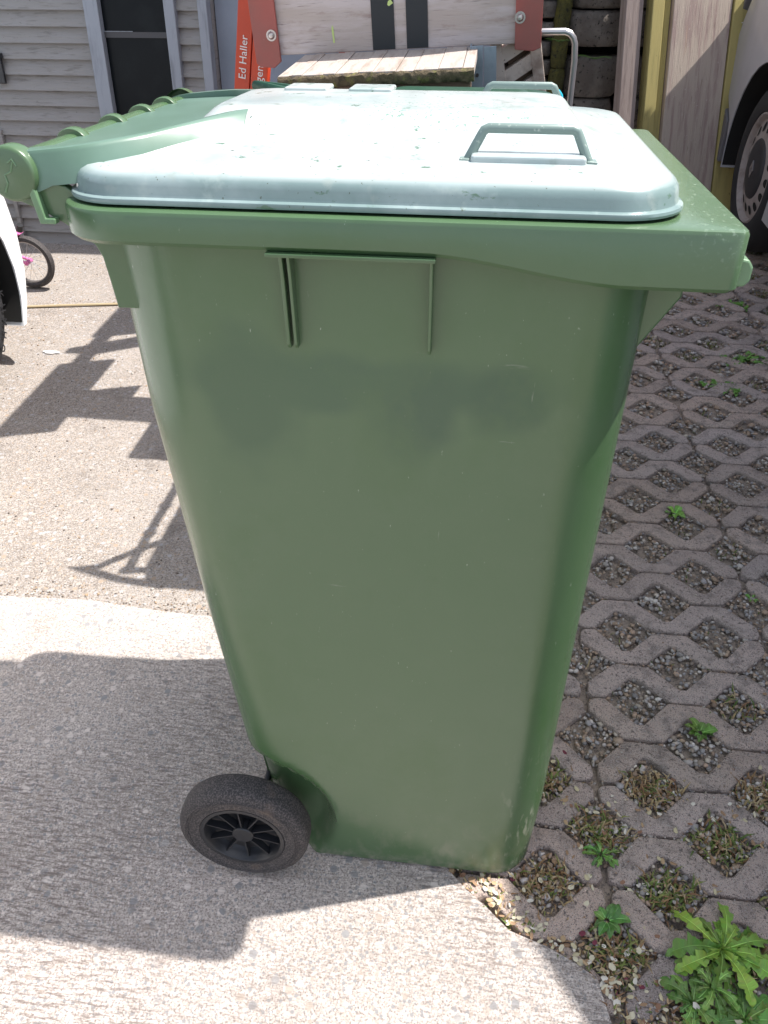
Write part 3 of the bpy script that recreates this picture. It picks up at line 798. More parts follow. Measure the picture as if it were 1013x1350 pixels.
# ---------------------------------------------------------------- red steel frame carrying the weathered board
TF = thing('trailer', 'trailer with a weathered two-striped board bolted between two dull red steel plates', 'trailer', (-.20, 2.2, 0), (0, R(-3), 0))
X = lambda x: x + .25
def plate(x0, x1, zb, cut):
    b = MB(); w = x1 - x0
    b.prism([(X(x0), zb + cut), (X(x0) + .008, zb + .004), (X(x0) + w * .7, zb), (X(x1), zb + cut * 1.1), (X(x1), 1.42), (X(x0) - .004, 1.42)], -.010, 0)
    b.prism([(X(x0), zb + cut), (X(x0) + .004, zb + cut), (X(x0) + .004, 1.42), (X(x0) - .004, 1.42)], 0.0005, .10)
    o = b.build('steel_plate', M['red'], TF, bevel=.0015)
    return o
p1 = plate(-.598, -.535, .911, .012); p2 = plate(.042, .104, .921, .006)
for o, x, z in ((p1, -.551, .982), (p2, .052, .992)):
    b = MB(); b.lathe([(.0001, -.007), (.005, -.0065), (.008, -.003), (.009, 0), (.0125, 0), (.0125, .003)], X(x), z, 20, 'y', -.0125)
    b.build('bolt', M['chrome'], o, smooth=True)
b = MB(); b.box(X(-.575), X(.085), .002, .030, .937, 1.32); bd = b.build('weathered_board', M['board'], TF, bevel=.002)
b = MB()
b.box(X(-.302), X(-.247), -.0005, .0015, .9385, 1.3195); b.box(X(-.218), X(-.166), -.0005, .0015, .9385, 1.3195)
b.build('painted_stripe', M['stripe'], bd)
for pts in ([(X(-.402), .0005, .990), (X(-.400), .0005, .958), (X(-.396), .0005, .958), (X(-.397), .0005, .990), (X(-.399), .0005, .996)],
            [(X(-.262), -.001, 1.031), (X(-.258), -.001, 1.028), (X(-.248), -.001, 1.034), (X(-.254), -.001, 1.042), (X(-.260), -.001, 1.038)]):
    b = MB(); b.add(pts, [tuple(range(5))]); b.build('lime_mark', M['lime'], bd)
# upper rails, deck and unseen boards added to cast ground shadows (above and behind what the photo shows)
b = MB(); b.box(X(-.61), X(.115), -.012, .04, 1.421, 1.46)
for x in (-.61, .075): b.box(X(x), X(x) + .04, .101, 1.25, 1.38, 1.42)
for x in (-.61, .075): b.box(X(x), X(x) + .04, 1.21, 1.25, .50, 1.379)
b.build('frame_rail', M['red'], TF, bevel=.002)
for y0, y1, z0, z1 in ((-.16, .30, 1.12, 1.40), (.50, .90, 1.05, 1.36)):
    b = MB(); b.box(X(-.66), X(-.635), y0, y1, z0, z1); b.build('shadow_board', M['board'], TF, bevel=.003)
b = MB(); b.box(X(-.60), X(.10), .30, 1.20, .52, .56); b.build('deck', M['brownwood'], TF)
for x in (-.66, .12):
    b = MB(); b.lathe([(.20, -.05), (.26, -.06), (.28, -.04), (.28, .04), (.26, .06), (.20, .05), (.20, -.05)], .80, .27, 36, 'x', X(x)); b.lathe([(.2, -.03), (.08, -.04), (.0001, -.04)], .80, .27, 24, 'x', X(x))
    b.build('wheel', M['tyre'], TF, smooth=True)
b = MB(); b.tube([(X(-.66), .80, .27), (X(.12), .80, .27)], .02, 10); b.box(X(-.5), X(-.46), .3, 1.2, .27, .52); b.box(X(-.04), X(.0), .3, 1.2, .27, .52); b.build('axle', M['red'], TF)

# orange painted lift with lettering on its upright beams
OR = thing('orange_lift', 'orange-red painted steel machine with white hand lettering on two upright beams', 'machine', (-.805, 2.6, 0), (0, R(10), 0))
b = MB(); b.box(-.112, -.066, -.01, .03, .55, 1.45); ob1 = b.build('upright_beam', M['orange'], OR, bevel=.002)
b = MB(); b.box(-.062, -.012, -.014, .026, .55, 1.45); ob2 = b.build('upright_beam', M['orange'], OR, bevel=.002)
def face_text(s, size, x, z, y, parent):
    T = Matrix(((0, -1, 0, x), (0, 0, -1, y), (1, 0, 0, z), (0, 0, 0, 1)))
    return text_mesh(s, 'lettering', size, M['white'], parent, T)
face_text('Ed Haller', .031, -.0785, .798, -.0115, ob1)
face_text('agen', .033, -.026, .786, -.0155, ob2)
b = MB(); b.box(.02, .20, .03, .5, .42, .80); b.build('machine_body', M['orange'], OR, bevel=.008)
b = MB()
for x in (.02, .22): b.lathe([(.12, -.04), (.2, -.04), (.2, .04), (.12, .04), (.12, -.04)], .3, .2, 30, 'x', x)
b.box(-.10, .3, .2, .4, .18, .42); b.build('chassis', M['vandark'], OR)

# ---------------------------------------------------------------- old plank bench
BN = thing('plank_bench', 'old bench top of short pale boards with a mossy, rotten front edge', 'bench', (-.202, 1.9, 0), (0, R(-3), 0))
rb = random.Random(4)
b = MB(); x = -.222; ws = []
while x < .206:
    w = rb.uniform(.022, .055); x1 = min(x + w, .208)
    b.box(x, x1 - .0015, .006 + rb.uniform(-.004, .004), .30, .918 + rb.uniform(-.001, .001), .9365 + rb.uniform(-.0012, .0008)); x = x1
b.build('top_board', M['deck'], BN, bevel=.001)
b = MB(); N = 60; r0 = []; 
rows = [(.004, .9350), (-.003, .931), (-.002, .921), (.002, .911), (.012, .909), (.012, .917)]
b.loft([[(-.223 + .43 * k / N, y + rb.uniform(-.003, .003), z + rb.uniform(-.0016, .0016)) for y, z in rows] for k in range(N + 1)], True, True)
b.build('mossy_edge', M['mossy'], BN, smooth=True, ang=60)
b = MB(); b.box(-.105, .20, .02, .045, .84, .9085); b.box(-.20, -.17, .02, .28, .85, .9085); b.build('apron', M['brownwood'], BN, bevel=.002)
b = MB(); b.box(-.158, -.109, .004, .019, .885, .9085); b.build('metal_bracket', M['zinc'], BN, bevel=.001)
for x in (-.19, .15):
    for y in (.03, .26):
        b = MB(); b.box(x, x + .035, y + .016, y + .05, -.01 - x * .05, .84 if x < 0 else .839); b.build('leg', M['brownwood'], BN, bevel=.002)
# galvanised post
GP = thing('galvanised_post', 'blue-grey galvanised steel post with a bolt hole, at the right end of the bench', 'post', (.036, 2.16, 0), (0, R(-4), 0))
b = MB(); b.box(-.033, -.002, 0, .004, -.0, .955); b.box(.0, .030, 0, .004, .0, .952); b.box(-.033, -.029, .005, .05, 0, .955); b.build('post_angle', M['zinc'], GP, bevel=.001)
b = MB(); b.lathe([(.0001, -.004), (.004, -.004), (.0045, 0)], -.016, .893, 14, 'y', -.0005); b.build('bolt', M['rubber'], GP)
# tilted wooden crate
CR = thing('wooden_crate', 'pale wooden slatted crate standing tilted beside the right red plate', 'crate', (.207, 2.25, 0), (0, R(-13), 0))
for x0, x1, zt in ((-.006, .022, .985), (.088, .116, .950)):
    b = MB(); b.box(x0, x1, -.012, .16, .70, zt); b.build('side_slat', M['palewood'], CR, bevel=.002)
for i, z in enumerate((.80, .855, .905, .955)):
    T = Matrix.Translation((.055, 0, z)) @ Matrix.Rotation(R(-20), 4, 'Y')
    b = MB(); b.box(-.042, .042, -.010, .16, -.021, .012, T); b.build('slat', M['palewood'], CR, bevel=.002)
    b = MB(); b.box(-.036, .036, .030, .04, -.044, -.0165, T); b.build('inner_board', M['brownwood'], CR)
b = MB(); b.box(-.004, .116, -.002, .16, .66, .699); b.build('base', M['palewood'], CR, bevel=.002)
for x in (.0, .09):
    b = MB(); b.box(x, x + .025, .0, .16, .0, .659); b.build('stand_leg', M['palewood'], CR, bevel=.002)
# tubular steel frame
TU = thing('tube_frame', 'bent steel tube frame standing upright between the trailer and the stone wall', 'tube frame', (.14, 2.1, 0))
b = MB()
pts = [(-.075, .115, .972), (-.03, .115, .975), (.020, .115, .976), (.032, .115, .972), (.041, .115, .963), (.046, .115, .951), (.050, .115, .915), (.052, .115, .78), (.058, .115, .45), (.062, .115, 0)]
b.tube(pts, .0075, 10); b.build('bent_tube', M['chrome'], TU, smooth=True)
b = MB(); b.tube([(.050, .125, .02), (.045, .45, .02)], .0075, 10); b.build('foot', M['chrome'], TU, smooth=True)
b = MB(); b.tube([(.150, 2.09, .872), (.156, 2.09, .862), (.165, 2.09, .83), (.18, 2.09, .6), (.185, 2.09, .0)], [.004, .0065, .0065, .006, .006], 10)
tag(b.build('broom_handle', M['cyan'], smooth=True), 'turquoise plastic broom handle standing beside the bent steel tube', 'broom')

# ---------------------------------------------------------------- stone wall at the back
rs = random.Random(11)
def block(b, cx, cy, w, d, z0, z1, round_=.35):
    rings = []
    for f, s in ((0, .9), (.08, .97), (.3, 1), (.7, 1), (.9, .96), (1, .86)):
        ring = []
        for k in range(20):
            a = 2 * math.pi * k / 20; ca, sa = math.cos(a), math.sin(a)
            q = (abs(ca) ** 2.6 + abs(sa) ** 2.6) ** (-1 / 2.6)
            ring.append((cx + w / 2 * s * q * ca + rs.uniform(-.004, .004), cy + d / 2 * s * q * sa + rs.uniform(-.004, .004), z0 + (z1 - z0) * f + rs.uniform(-.002, .002)))
        rings.append(ring)
    b.loft(rings, True, True)
SW = thing('stone_wall', 'dark dry-stacked wall of rounded concrete blocks with moss in the gaps', 'wall', (0, 4.3, 0), (R(-4), 0, 0))
b = MB()
zs = [0, .145, .295, .457, .462, .625, .665, .812, .825, .99, 1.0, 1.15, 1.3]
for z0, z1 in ((0, .145), (.148, .295), (.298, .452), (.460, .628), (.668, .812), (.820, .985), (.99, 1.15), (1.153, 1.31)):
    block(b, .455 + rs.uniform(-.008, .008), .10, .27, .30, z0, z1)
    block(b, .74 + rs.uniform(-.01, .01), .16, .29, .30, z0, z1); block(b, 1.04, .18, .29, .30, z0, z1); block(b, 1.34, .2, .29, .3, z0, z1)
b.build('block_stack', M['stone'], SW, smooth=True, ang=50)
b = MB()
for k in range(17):
    z = k * .078; block(b, .215 + rs.uniform(-.012, .012), .12, .13, .26, z, z + rs.uniform(.05, .068)); block(b, .08 + rs.uniform(-.01, .01), .14, .13, .26, z, z + .06)
    block(b, -.06, .15, .13, .26, z, z + .06)
b.build('slab_stack', M['stone'], SW, smooth=True, ang=50)
b = MB()
for k in range(9):
    z = k * .145; block(b, .296, .02, .075, .12, z, z + .142)
b.build('mossy_stack', M['moss'], SW, smooth=True, ang=50)
b = MB(); b.box(-.5, 1.6, .32, .45, 0, 1.5); b.build('backing', M['darkgap'], SW)

def fern(name, label, loc, n, size, seed, up=.5, spread=6.28, a0=0):
    r = random.Random(seed); b = MB()
    for i in range(n):
        a = a0 + spread * i / n + r.uniform(-.2, .2); L = size * r.uniform(.7, 1.1); d = Vector((math.cos(a), math.sin(a), 0)); sd = Vector((-d.y, d.x, 0))
        for k in range(12):
            f = (k + 1) / 12; p = d * L * f + Vector((0, 0, up * L * math.sin(f * 2.2)))
            w = L * .28 * (1 - f * .85) * (.6 + f)
            for s in (-1, 1):
                q = p + sd * s * w + d * w * .35 + Vector((0, 0, -.1 * w)); h = d * L * .035
                c = (.09 * r.uniform(.7, 1.4), .20 * r.uniform(.7, 1.2), .035)
                b.add([p - h, p + h, q + h * .4, q - h * .6], [(0, 1, 2, 3)], c)
    o = b.build(name, M['weed']); o.location = loc
    return tag(o, label, 'fern')
fern('fern', 'small bright green fern growing from the mossy stack behind the steel tube', (.285, 4.20, .70), 8, .065, 1, .25, 3.14, 3.3)
fern('fern', 'dark green fern in the gap between two rounded wall blocks', (.45, 4.20, .635), 9, .085, 2, .2, 3.3, 3.1)

# ---------------------------------------------------------------- planks and posts at the right
PF = dict(loc=(.8, 3.95, -.01), rot=(R(-15), 0, R(14)))
def lean(name, label, cat, x0, x1, y0, y1, z1, m, face=None):
    o = thing(name, label, cat, **PF); b = MB(); b.box(x0, x1, y0, y1, 0, z1)
    b.build('timber', m, o, bevel=.003)
    if name == 'timber_post': o['group'] = 'timber posts beside the wide plank'
    return o
lean('timber_post', 'pale grey weathered timber post leaning beside the stone wall', 'post', -.206, -.128, 0, .07, 1.7, M['post'])
lean('timber_post', 'yellow-stained square timber post between the grey post and the wide plank', 'post', -.095, -.040, -.020, .05, 1.7, M['yellow'])
lean('timber_post', 'olive shaded timber post close against the left edge of the wide plank', 'post', -.037, -.004, .0, .05, 1.7, M['yellow'])
WP = lean('wide_plank', 'wide rough pinkish-brown plank leaning upright behind the bin', 'plank', .0, .267, -.022, .02, 1.7, M['plank'])
YP = lean('narrow_plank', 'narrow yellow plank stuck with white staples, next to the silver van', 'plank', .272, .385, -.028, .02, 1.7, M['yellow'])
for z in (.89, .74, .60, .45, .33, .81):
    b = MB(); b.box(.315, .325 + (.002 if z in (.89, .60) else .012), -.0295, -.0285, z, z + .004); b.build('staple', M['white'], YP)

# ---------------------------------------------------------------- vehicles
def vehicle(name, label, cat, side, sgn, prof, arches, width, paint, wheels, trimm, glass, tumble, wr, low):
    """prof: outline (y,z) of the body side seen from the side; sgn = +1 body extends to +X of 'side'"""
    t = thing(name, label, cat, (side, 0, 0))
    def shell(P, n_in):
        rings = []
        def off(z, k): return sgn * (tumble(z) + k)
        cyy = sum(p[0] for p in P) / len(P); czz = sum(p[1] for p in P) / len(P)
        st = [(0, .97), (.012, .985), (.035, .995), (.09, 1.0), (width - .09, 1.0), (width - .035, .995), (width - .012, .985), (width, .97)]
        for k, s in st:
            ring = []
            for (y, z) in P:
                tm = tumble(z); kk = tm + k * (width - 2 * tm) / width
                yy = cyy + (y - cyy) * (1 - (1 - s) * .55) if not any(abs(math.hypot(y - ay, z - az) - ar) < .02 for ay, az, ar in arches) else y
                zz = czz + (z - czz) * (1 - (1 - s) * .3) if z > 1 else z
                ring.append((sgn * kk, yy, zz))
            rings.append(ring)
        return rings
    # outline with arches along the bottom
    P = list(prof)
    b = MB(); b.loft(shell(P, 0), True, True); b.build('body', paint, t, smooth=True, ang=35)
    return t
def outline(top, bottom_z, arches, fwd_y, back_y):
    """closed outline: top points run from fwd to back; bottom goes back->fwd with arches cut"""
    P = list(top)
    for (ay, az, ar) in sorted(arches, key=lambda a: -a[0]):
        a0 = math.asin((bottom_z - az) / ar)
        for k in range(17):
            a = a0 + (math.pi - 2 * a0) * k / 16
            P.append((ay + ar * math.cos(a), az + ar * math.sin(a)))
    return P
# silver van, right
vt = lambda z: .0 if z < .95 else .10 * ((z - .95) / 1.15) ** 1.1
VA = [(3.60, .33, .385), (.45, .33, .385)]
top = [(-.42, .24), (-.50, .40), (-.48, .75), (-.35, .98), (.25, 1.15), (.95, 2.02), (1.15, 2.09), (2.5, 2.12), (4.0, 2.09), (4.10, 2.03), (4.135, 1.4), (4.15, .92), (4.20, .86), (4.29, .78), (4.33, .66), (4.28, .56), (4.17, .50), (4.02, .47), (3.99, .24)]
top_v = [(-.42, .24), (-.50, .40), (-.48, .75), (-.35, .98), (.25, 1.15), (.95, 2.02), (1.15, 2.09), (2.5, 2.12), (4.05, 2.09), (4.13, 2.03), (4.16, 1.4), (4.13, .90), (4.20, .80), (4.24, .70), (4.22, .57), (4.15, .50), (4.05, .43), (3.99, .36), (3.98, .24)]
van = vehicle('van', 'silver-grey panel van parked at the right edge, its wheel with a pale cover in view', 'van', 1.06, 1, outline(top_v, .24, VA, 0, 0), VA, 1.8, M['vanpaint'], None, None, None, vt, .33, .24)
# rear bumper wrap and rear skin, dark
b = MB(); w = 1.8
b.prism([(4.00, .25), (4.20, .27), (4.27, .36), (4.285, .60), (4.26, .76), (4.20, .86), (4.14, .90), (4.05, .90), (4.05, .3)], .03, w - .03, 'x')
b.build('rear_bumper', M['vandark'], van, bevel=.03, seg=4)
b = MB()
b.prism([(4.14, .92), (4.18, .90), (4.245, .78), (4.255, .68), (4.235, .56), (4.15, .475), (4.04, .42), (4.03, .25), (4.18, .26), (4.255, .40), (4.275, .60), (4.262, .78), (4.20, .93), (4.16, 1.1), (4.135, 1.1)], -.004, .06, 'x')
b.build('bumper_side', mat('grey_bumper_plastic', (.16, .155, .16), .6), van, bevel=.003)
b = MB(); b.box(-.0, .03, 4.10, 4.17, 1.15, 1.65); b.build('tail_light', M['tail'], van, bevel=.008)
b = MB(); b.prism([(.42, 1.20), (.98, 1.92), (1.55, 1.95), (1.55, 1.20)], -.004 + .085, 1.8 - .081, 'x'); b.build('side_window', M['glass'], van)
b = MB(); b.add([(.12, .30, 1.19), (1.68, .30, 1.19), (1.6, .93, 1.96), (.2, .93, 1.96)], [(0, 1, 2, 3)]); b.build('windscreen', M['glass'], van)
for (ay, az, ar) in VA:
    b = MB(); aa = [math.asin(-.08 / ar) + (math.pi - 2 * math.asin(-.08 / ar)) * k / 30 for k in range(31)]
    sec = [(ay + (ar - .003) * math.cos(a), az + (ar - .003) * math.sin(a)) for a in aa]
    b.add([(.004, y, z) for y, z in sec] + [(.32, y, z) for y, z in sec], [(i, i + 1, 32 + i, 31 + i) for i in range(30)] + [tuple(range(31, 62))])
    b.build('wheel_arch', M['darkgap'], van, smooth=True)
    for xs, sg in ((.035, 1), (1.8 - .035, -1)):
        wo = thing('wheel', None, None, (0, 0, 0)); wo.parent = van
        b = MB()
        b.lathe([(r, sg * o) for r, o in [(.208, .02), (.215, .0), (.235, -.008), (.27, -.004), (.30, .012), (.318, .035), (.325, .06), (.325, .15), (.318, .175), (.28, .19), (.21, .18), (.208, .02)]], ay, az, 64, 'x', xs)
        b.build('tyre', M['tyre'], wo, smooth=True, ang=40)
        b = MB()
        b.lathe([(r, sg * o) for r, o in [(.207, .03), (.212, .004), (.205, .000), (.198, .006), (.192, .022), (.178, .020), (.120, .004), (.114, .006), (.110, .02)]], ay, az, 64, 'x', xs)
        cv = b.build('wheel_cover', M['cover'], wo, smooth=True, ang=40)
        b = MB(); b.lathe([(r, sg * o) for r, o in [(.116, .006), (.112, .001), (.09, -.004), (.05, -.008), (.0001, -.009)]], ay, az, 48, 'x', xs)
        b.build('centre_cap', M['covercap'], wo, smooth=True, ang=40)
        for k in range(16):
            a = k * math.pi / 8 + .1; r0, r1, hw = .140, .178, .017
            ring = []
            for j in range(12):
                q = 2 * math.pi * j / 12; rr = (r0 + r1) / 2 + (r1 - r0) / 2 * math.cos(q); tt = a + hw / rr * math.sin(q)
                of = .004 + (rr - .12) / .058 * .016 - .0022
                ring.append((xs + sg * of, ay + rr * math.cos(tt), az + rr * math.sin(tt)))
            b = MB(); b.add(ring, [tuple(range(12))]); b.build('cover_hole', M['darkgap'], cv)
        b = MB(); X_ = xs - sg * .0095
        oy = [(0, .034), (.021, 0), (0, -.034), (-.021, 0)]
        iy = [(0, .016), (.008, 0), (0, -.016), (-.008, 0)]
        for i in range(4):
            j = (i + 1) % 4
            b.add([(X_ - sg * .002, ay + oy[i][0], az + oy[i][1]), (X_ - sg * .002, ay + oy[j][0], az + oy[j][1]), (X_ - sg * .002, ay + iy[j][0], az + iy[j][1]), (X_ - sg * .002, ay + iy[i][0], az + iy[i][1]),
                   (X_ + sg * .002, ay + oy[i][0], az + oy[i][1]), (X_ + sg * .002, ay + oy[j][0], az + oy[j][1]), (X_ + sg * .002, ay + iy[j][0], az + iy[j][1]), (X_ + sg * .002, ay + iy[i][0], az + iy[i][1])],
                  [(0, 1, 2, 3), (0, 4, 5, 1), (2, 6, 7, 3)])
        b.build('emblem', M['chrome'], cv)
# white car, left
ct = lambda z: .0 if z < .5 else .0 + .16 * max(0, (z - .62)) / .8
CA = [(1.925, .30, .355), (-.55, .30, .345)]
topc = [(-1.15, .16), (-1.30, .30), (-1.28, .62), (-1.15, .80), (-.80, .93), (-.45, 1.35), (.2, 1.44), (.9, 1.38), (1.45, .98), (1.95, .90), (2.20, .78), (2.33, .62), (2.365, .50), (2.375, .40), (2.36, .28), (2.32, .19), (2.28, .13)]
car = vehicle('car', 'white car at the left edge, only its front corner and one tyre showing', 'car', -1.475, -1, outline(topc, .13, CA, 0, 0), CA, 1.65, M['carwhite'], None, None, None, ct, .3, .13)
b = MB(); b.prism([(-.62, .98), (-.38, 1.30), (.2, 1.36), (.85, 1.30), (1.28, .98)], .052, 1.598, 'x')
for i, v in enumerate(b.v): b.v[i] = (-v[0], v[1], v[2])
b.build('side_window', M['glass'], car)
for (ay, az, ar) in CA:
    b = MB(); a0_ = math.asin(-.16 / ar); aa = [a0_ + (math.pi - 2 * a0_) * k / 30 for k in range(31)]
    sec = [(ay + (ar - .003) * math.cos(a), az + (ar - .003) * math.sin(a)) for a in aa]
    b.add([(-.004, y, z) for y, z in sec] + [(-.30, y, z) for y, z in sec], [(i, i + 1, 32 + i, 31 + i) for i in range(30)] + [tuple(range(31, 62))])
    b.build('wheel_arch', M['darkgap'], car, smooth=True)
    for xs, sg in ((-.01, -1), (-1.64, 1)):
        wo = thing('wheel', None, None, (0, 0, 0)); wo.parent = car
        b = MB(); b.lathe([(r, sg * o) for r, o in [(.19, .02), (.2, .0), (.23, -.006), (.26, -.001), (.285, .018), (.298, .045), (.30, .07), (.30, .13), (.29, .16), (.25, .18), (.19, .17), (.19, .02)]], ay, az, 64, 'x', xs)
        ty = b.build('tyre', M['tyre'], wo, smooth=True, ang=40)
        b = MB(); b.lathe([(r, sg * o) for r, o in [(.188, .03), (.192, .004), (.180, .006), (.15, .02), (.04, .01), (.0001, .01)]], ay, az, 48, 'x', xs); b.build('rim', M['cover'], wo, smooth=True)
        if sg == -1 and ay > 1:
            for i, chh in enumerate('KUMHO'):
                a = R(-8 - i * 9.5)
                # letters stand radially on the sidewall, raised dark rubber
                T = Matrix.Translation((xs + .006, ay, az)) @ Matrix.Rotation(a, 4, 'X') @ Matrix(((0, 0, 1, 0), (0, -1, 0, .252 + .0), (-1, 0, 0, .010), (0, 0, 0, 1))) if False else \
                    Matrix.Translation((xs + .0075, ay, az)) @ Matrix.Rotation(a, 4, 'X') @ Matrix(((0, 0, 1, 0), (0, 1, 0, .238), (-1, 0, 0, .012), (0, 0, 0, 1)))
                text_mesh(chh, 'raised_letter', .034, M['blackpl'], ty, T, .001)
# child's bicycle
BK = thing('childs_bicycle', "child's bicycle with pink frame and black tyre parked by the shed", 'bicycle', (-1.775, 2.85, .104))
for x in (0, -.40):
    wo = thing('wheel', None, None); wo.parent = BK
    b = MB(); b.lathe([(.080, .006), (.088, .016), (.099, .014), (.1045, 0), (.099, -.014), (.088, -.016), (.080, -.006), (.080, .006)], x, 0, 48, 'y', 0); b.build('tyre', M['rubber'], wo, smooth=True)
    b = MB(); b.lathe([(.078, .006), (.084, .007), (.084, -.007), (.078, -.006), (.078, .006)], x, 0, 48, 'y', 0); b.build('rim', M['chrome'], wo, smooth=True)
    b = MB()
    for k in range(14):
        a = k * math.pi / 7; b.tube([(x + .01 * math.cos(a + 1), .008 * (-1) ** k, .01 * math.sin(a + 1)), (x + .079 * math.cos(a), 0, .079 * math.sin(a))], .0008, 4)
    b.build('spokes', M['spoke'], wo)
    b = MB(); b.tube([(x, -.02, 0), (x, .02, 0)], .009, 10); b.build('hub', M['pink'], wo)
b = MB(); b.tube([(-.10, 0, .20), (-.30, 0, .06)], .011, 8); b.tube([(-.10, 0, .20), (-.08, 0, .13)], .010, 8); b.tube([(-.30, 0, .05), (-.38, 0, .0)], .008, 8); b.tube([(-.25, 0, .20), (-.28, 0, .05)], .009, 8)
for s in (-1, 1): b.tube([(-.08, s * .012, .14), (-.05, s * .014, .02), (-.0, s * .018, .0)], .006, 8)
b.build('frame', M['pink'], BK, smooth=True)
b = MB(); b.box(-.045, .012, -.022, .022, .108, .1125, Matrix.Rotation(R(-6), 4, 'Y')); b.build('mudguard', M['pink'], BK, bevel=.001)
b = MB(); b.tube([(-.10, 0, .19), (-.11, 0, .27), (-.11, -.12, .30)], .007, 8); b.tube([(-.11, 0, .26), (-.11, .12, .30)], .007, 8); b.build('handlebar', M['chrome'], BK, smooth=True)
b = MB(); b.tube([(.012, -.02, .128), (.022, -.024, .152)], .012, 10); b.build('bell', M['blackpl'], BK, smooth=True)
for s in (-1, 1):
    b = MB(); b.tube([(-.11, s * .09, .29), (-.11, s * .15, .305)], .012, 10); b.build('grip', M['blackpl'], BK, smooth=True)
b = MB(); b.box(-.30, -.20, -.03, .03, .20, .225); b.build('saddle', M['pink'], BK, bevel=.008)

# ---------------------------------------------------------------- weeds
def leaf(b, base, a, L, W, lobes, rise, droop, r, col):
    n = 30
    bend = r.uniform(-.5, .5)
    cols = []
    mid, le, ri = [], [], []
    tw = r.uniform(-.4, .4); ph = r.uniform(0, 1)
    p = Vector(base)
    for k in range(n + 1):
        f = k / n
        aa = a + bend * f
        d = Vector((math.cos(aa), math.sin(aa), rise * math.cos(f * 2.2) - droop * f * 1.2)); flat = Vector((math.cos(aa), math.sin(aa), 0)); sd = Vector((-flat.y, flat.x, 0))
        if k: p = p + d * (L / n)
        env = (f ** .75) * (1 - f ** 5) ** .8 * 1.25 + .05
        if lobes:
            q = (f * lobes + ph) % 1.0
            wl = W * env * (.38 + .62 * (1 - f) ** .0 * (q ** 1.3)) * r.uniform(.85, 1.15)
            wr = W * env * (.38 + .62 * (((q + .12) % 1.0) ** 1.3)) * r.uniform(.85, 1.15)
        else:
            wl = wr = W * math.sin(math.pi * min(1, f ** .8)) ** .9 + .0006
        if k == n: wl = wr = .0003
        wave = Vector((0, 0, W * .18 * math.sin(f * 14 + ph * 6)))
        back = flat * (-W * .45 * (1 - f)) if lobes else Vector((0, 0, 0))
        mid.append(p.copy()); le.append(p + sd * wl + back + Vector((0, 0, wl * (.32 + tw))) + wave); ri.append(p - sd * wr + back + Vector((0, 0, wr * (.32 - tw))) - wave * .6)
    for k in range(n):
        for A in (le, ri):
            c = tuple(x * r.uniform(.88, 1.1) for x in col)
            b.add([mid[k], mid[k + 1], A[k + 1], A[k]], [(0, 1, 2, 3)], c)
    c = tuple(min(1, x * 1.9 + .04) for x in col)
    for k in range(n - 4):
        sd = Vector((-math.sin(a + bend * k / n), math.cos(a + bend * k / n), 0)); q = sd * .0009 * (1 - k / n); u = Vector((0, 0, .0010))
        b.add([mid[k] - q + u, mid[k] + q + u, mid[k + 1] + q + u, mid[k + 1] - q + u], [(0, 1, 2, 3)], c)
def rosette(name, label, loc, n, L, W, lobes, seed, col=(.10, .24, .035), rise=.35, droop=.25, cat='weed', smin=.6, a0=0, spread=2 * math.pi):
    r = random.Random(seed); b = MB()
    for i in range(n):
        a = a0 + i / n * spread + r.uniform(-.25, .25); s = r.uniform(smin, 1.0)
        k_ = r.uniform(.55, 1.25); yl = r.uniform(0, .5); c = ((col[0] * (1 + yl)) * k_, col[1] * k_, col[2] * k_)
        leaf(b, (0.004 * math.cos(a), .004 * math.sin(a), r.uniform(0, .004)), a, L * s, W * s, lobes, rise * r.uniform(.5, 1.4), droop * r.uniform(.6, 1.3), r, c)
    o = b.build(name, M['weed'], smooth=False); o.location = loc
    return tag(o, label, cat, 'weeds rooted between the pavers')
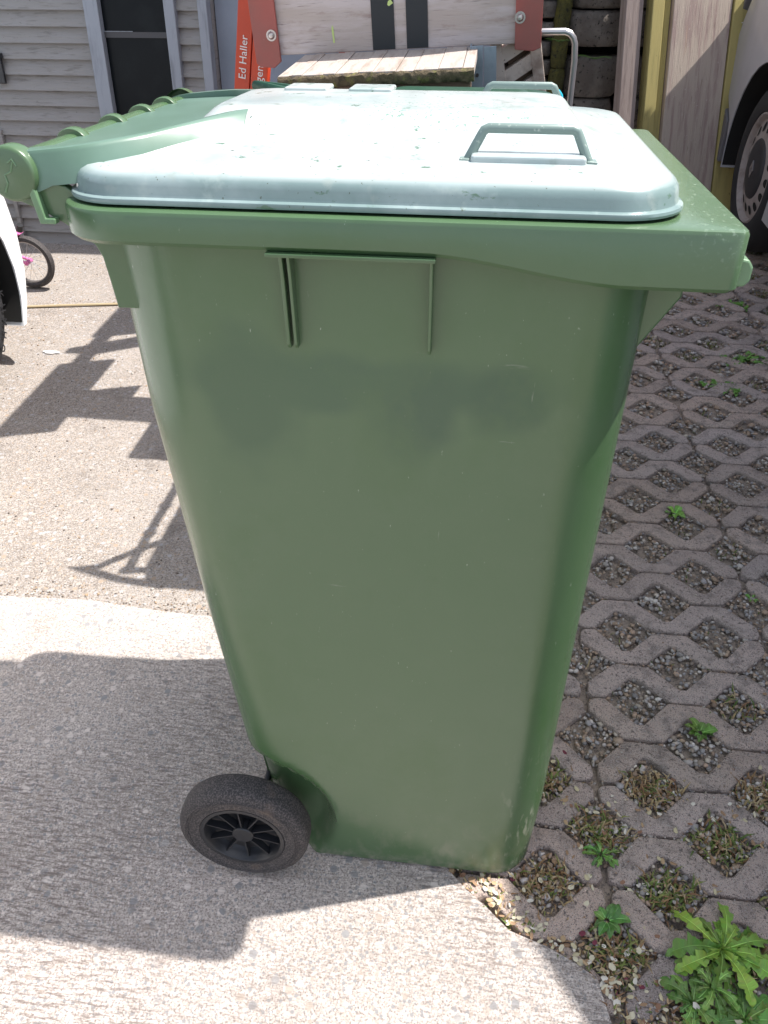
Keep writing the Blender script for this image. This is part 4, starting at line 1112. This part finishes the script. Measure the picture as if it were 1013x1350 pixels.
rosette('dandelion', 'large bright dandelion rosette with toothed leaves in the lower right corner', (.428, .570, -.004), 24, .088, .0195, 4, 21, (.17, .36, .05), .55, .38, smin=.4)
rosette('dandelion', 'low dandelion growing just left of the large one at the bottom edge', (.372, .492, -.004), 17, .050, .0145, 4, 22, (.11, .26, .05), .5, .3, smin=.4)
rosette('dandelion', 'broad-leaved dandelion at the bottom right edge below the large rosette', (.440, .478, -.004), 18, .060, .0175, 3, 27, (.10, .25, .045), .5, .35, smin=.4)
rosette('dandelion', 'young dandelion with narrow upright leaves between the two lower rosettes', (.402, .515, .0), 12, .040, .009, 4, 31, (.13, .29, .06), .9, .3, smin=.4)
rosette('broadleaf_weed', 'single dark green weed with smooth oval leaves beside the concrete edge', (.262, .592, -.002), 9, .034, .0085, 0, 23, (.08, .22, .045), .6, .2, smin=.5)
rosette('broadleaf_weed', 'leafy weed in the grassy paver opening right of the bin base', (.263, .700, -.004), 14, .030, .0075, 3, 24, (.09, .24, .045), .8, .3, smin=.4)
rosette('broadleaf_weed', 'weed with rounded leaves in a gravel opening near the right edge', (.47, .965, -.006), 12, .030, .0085, 0, 25, (.11, .26, .045), .7, .2, smin=.4)
rosette('broadleaf_weed', 'tiny pale green seedling in an opening among bare gravel, right of the bin', (.535, 1.645, -.012), 8, .028, .009, 0, 26, (.16, .38, .06), .8, .1)
rosette('broadleaf_weed', 'small seedling in the gravel opening two rows below the tiny pale one', (.655, 1.35, -.012), 5, .016, .004, 0, 28, (.10, .26, .04), .7, .1)
r = random.Random(40)
for (x, y, s, lab) in ((.90, 2.53, .055, 'spreading clump of green leaves in a far paver opening beneath the bin flange'), (.97, 2.98, .045, 'small green clump in the farthest paver opening left, near the planks'), (.80, 2.33, .040, 'small green clump at the edge of the pavers beside the bin gusset')):
    b = MB()
    for i in range(46):
        a = r.uniform(0, 6.28); q = r.uniform(0, s)
        leaf(b, (q * math.cos(a) * 1.5, q * math.sin(a), 0), r.uniform(0, 6.28), .026, .006, 0, .8, .1, r, (.12, .27, .04))
    o = b.build('ground_weed', M['weed']); o.location = (x, y, -.014); tag(o, lab, 'weed')
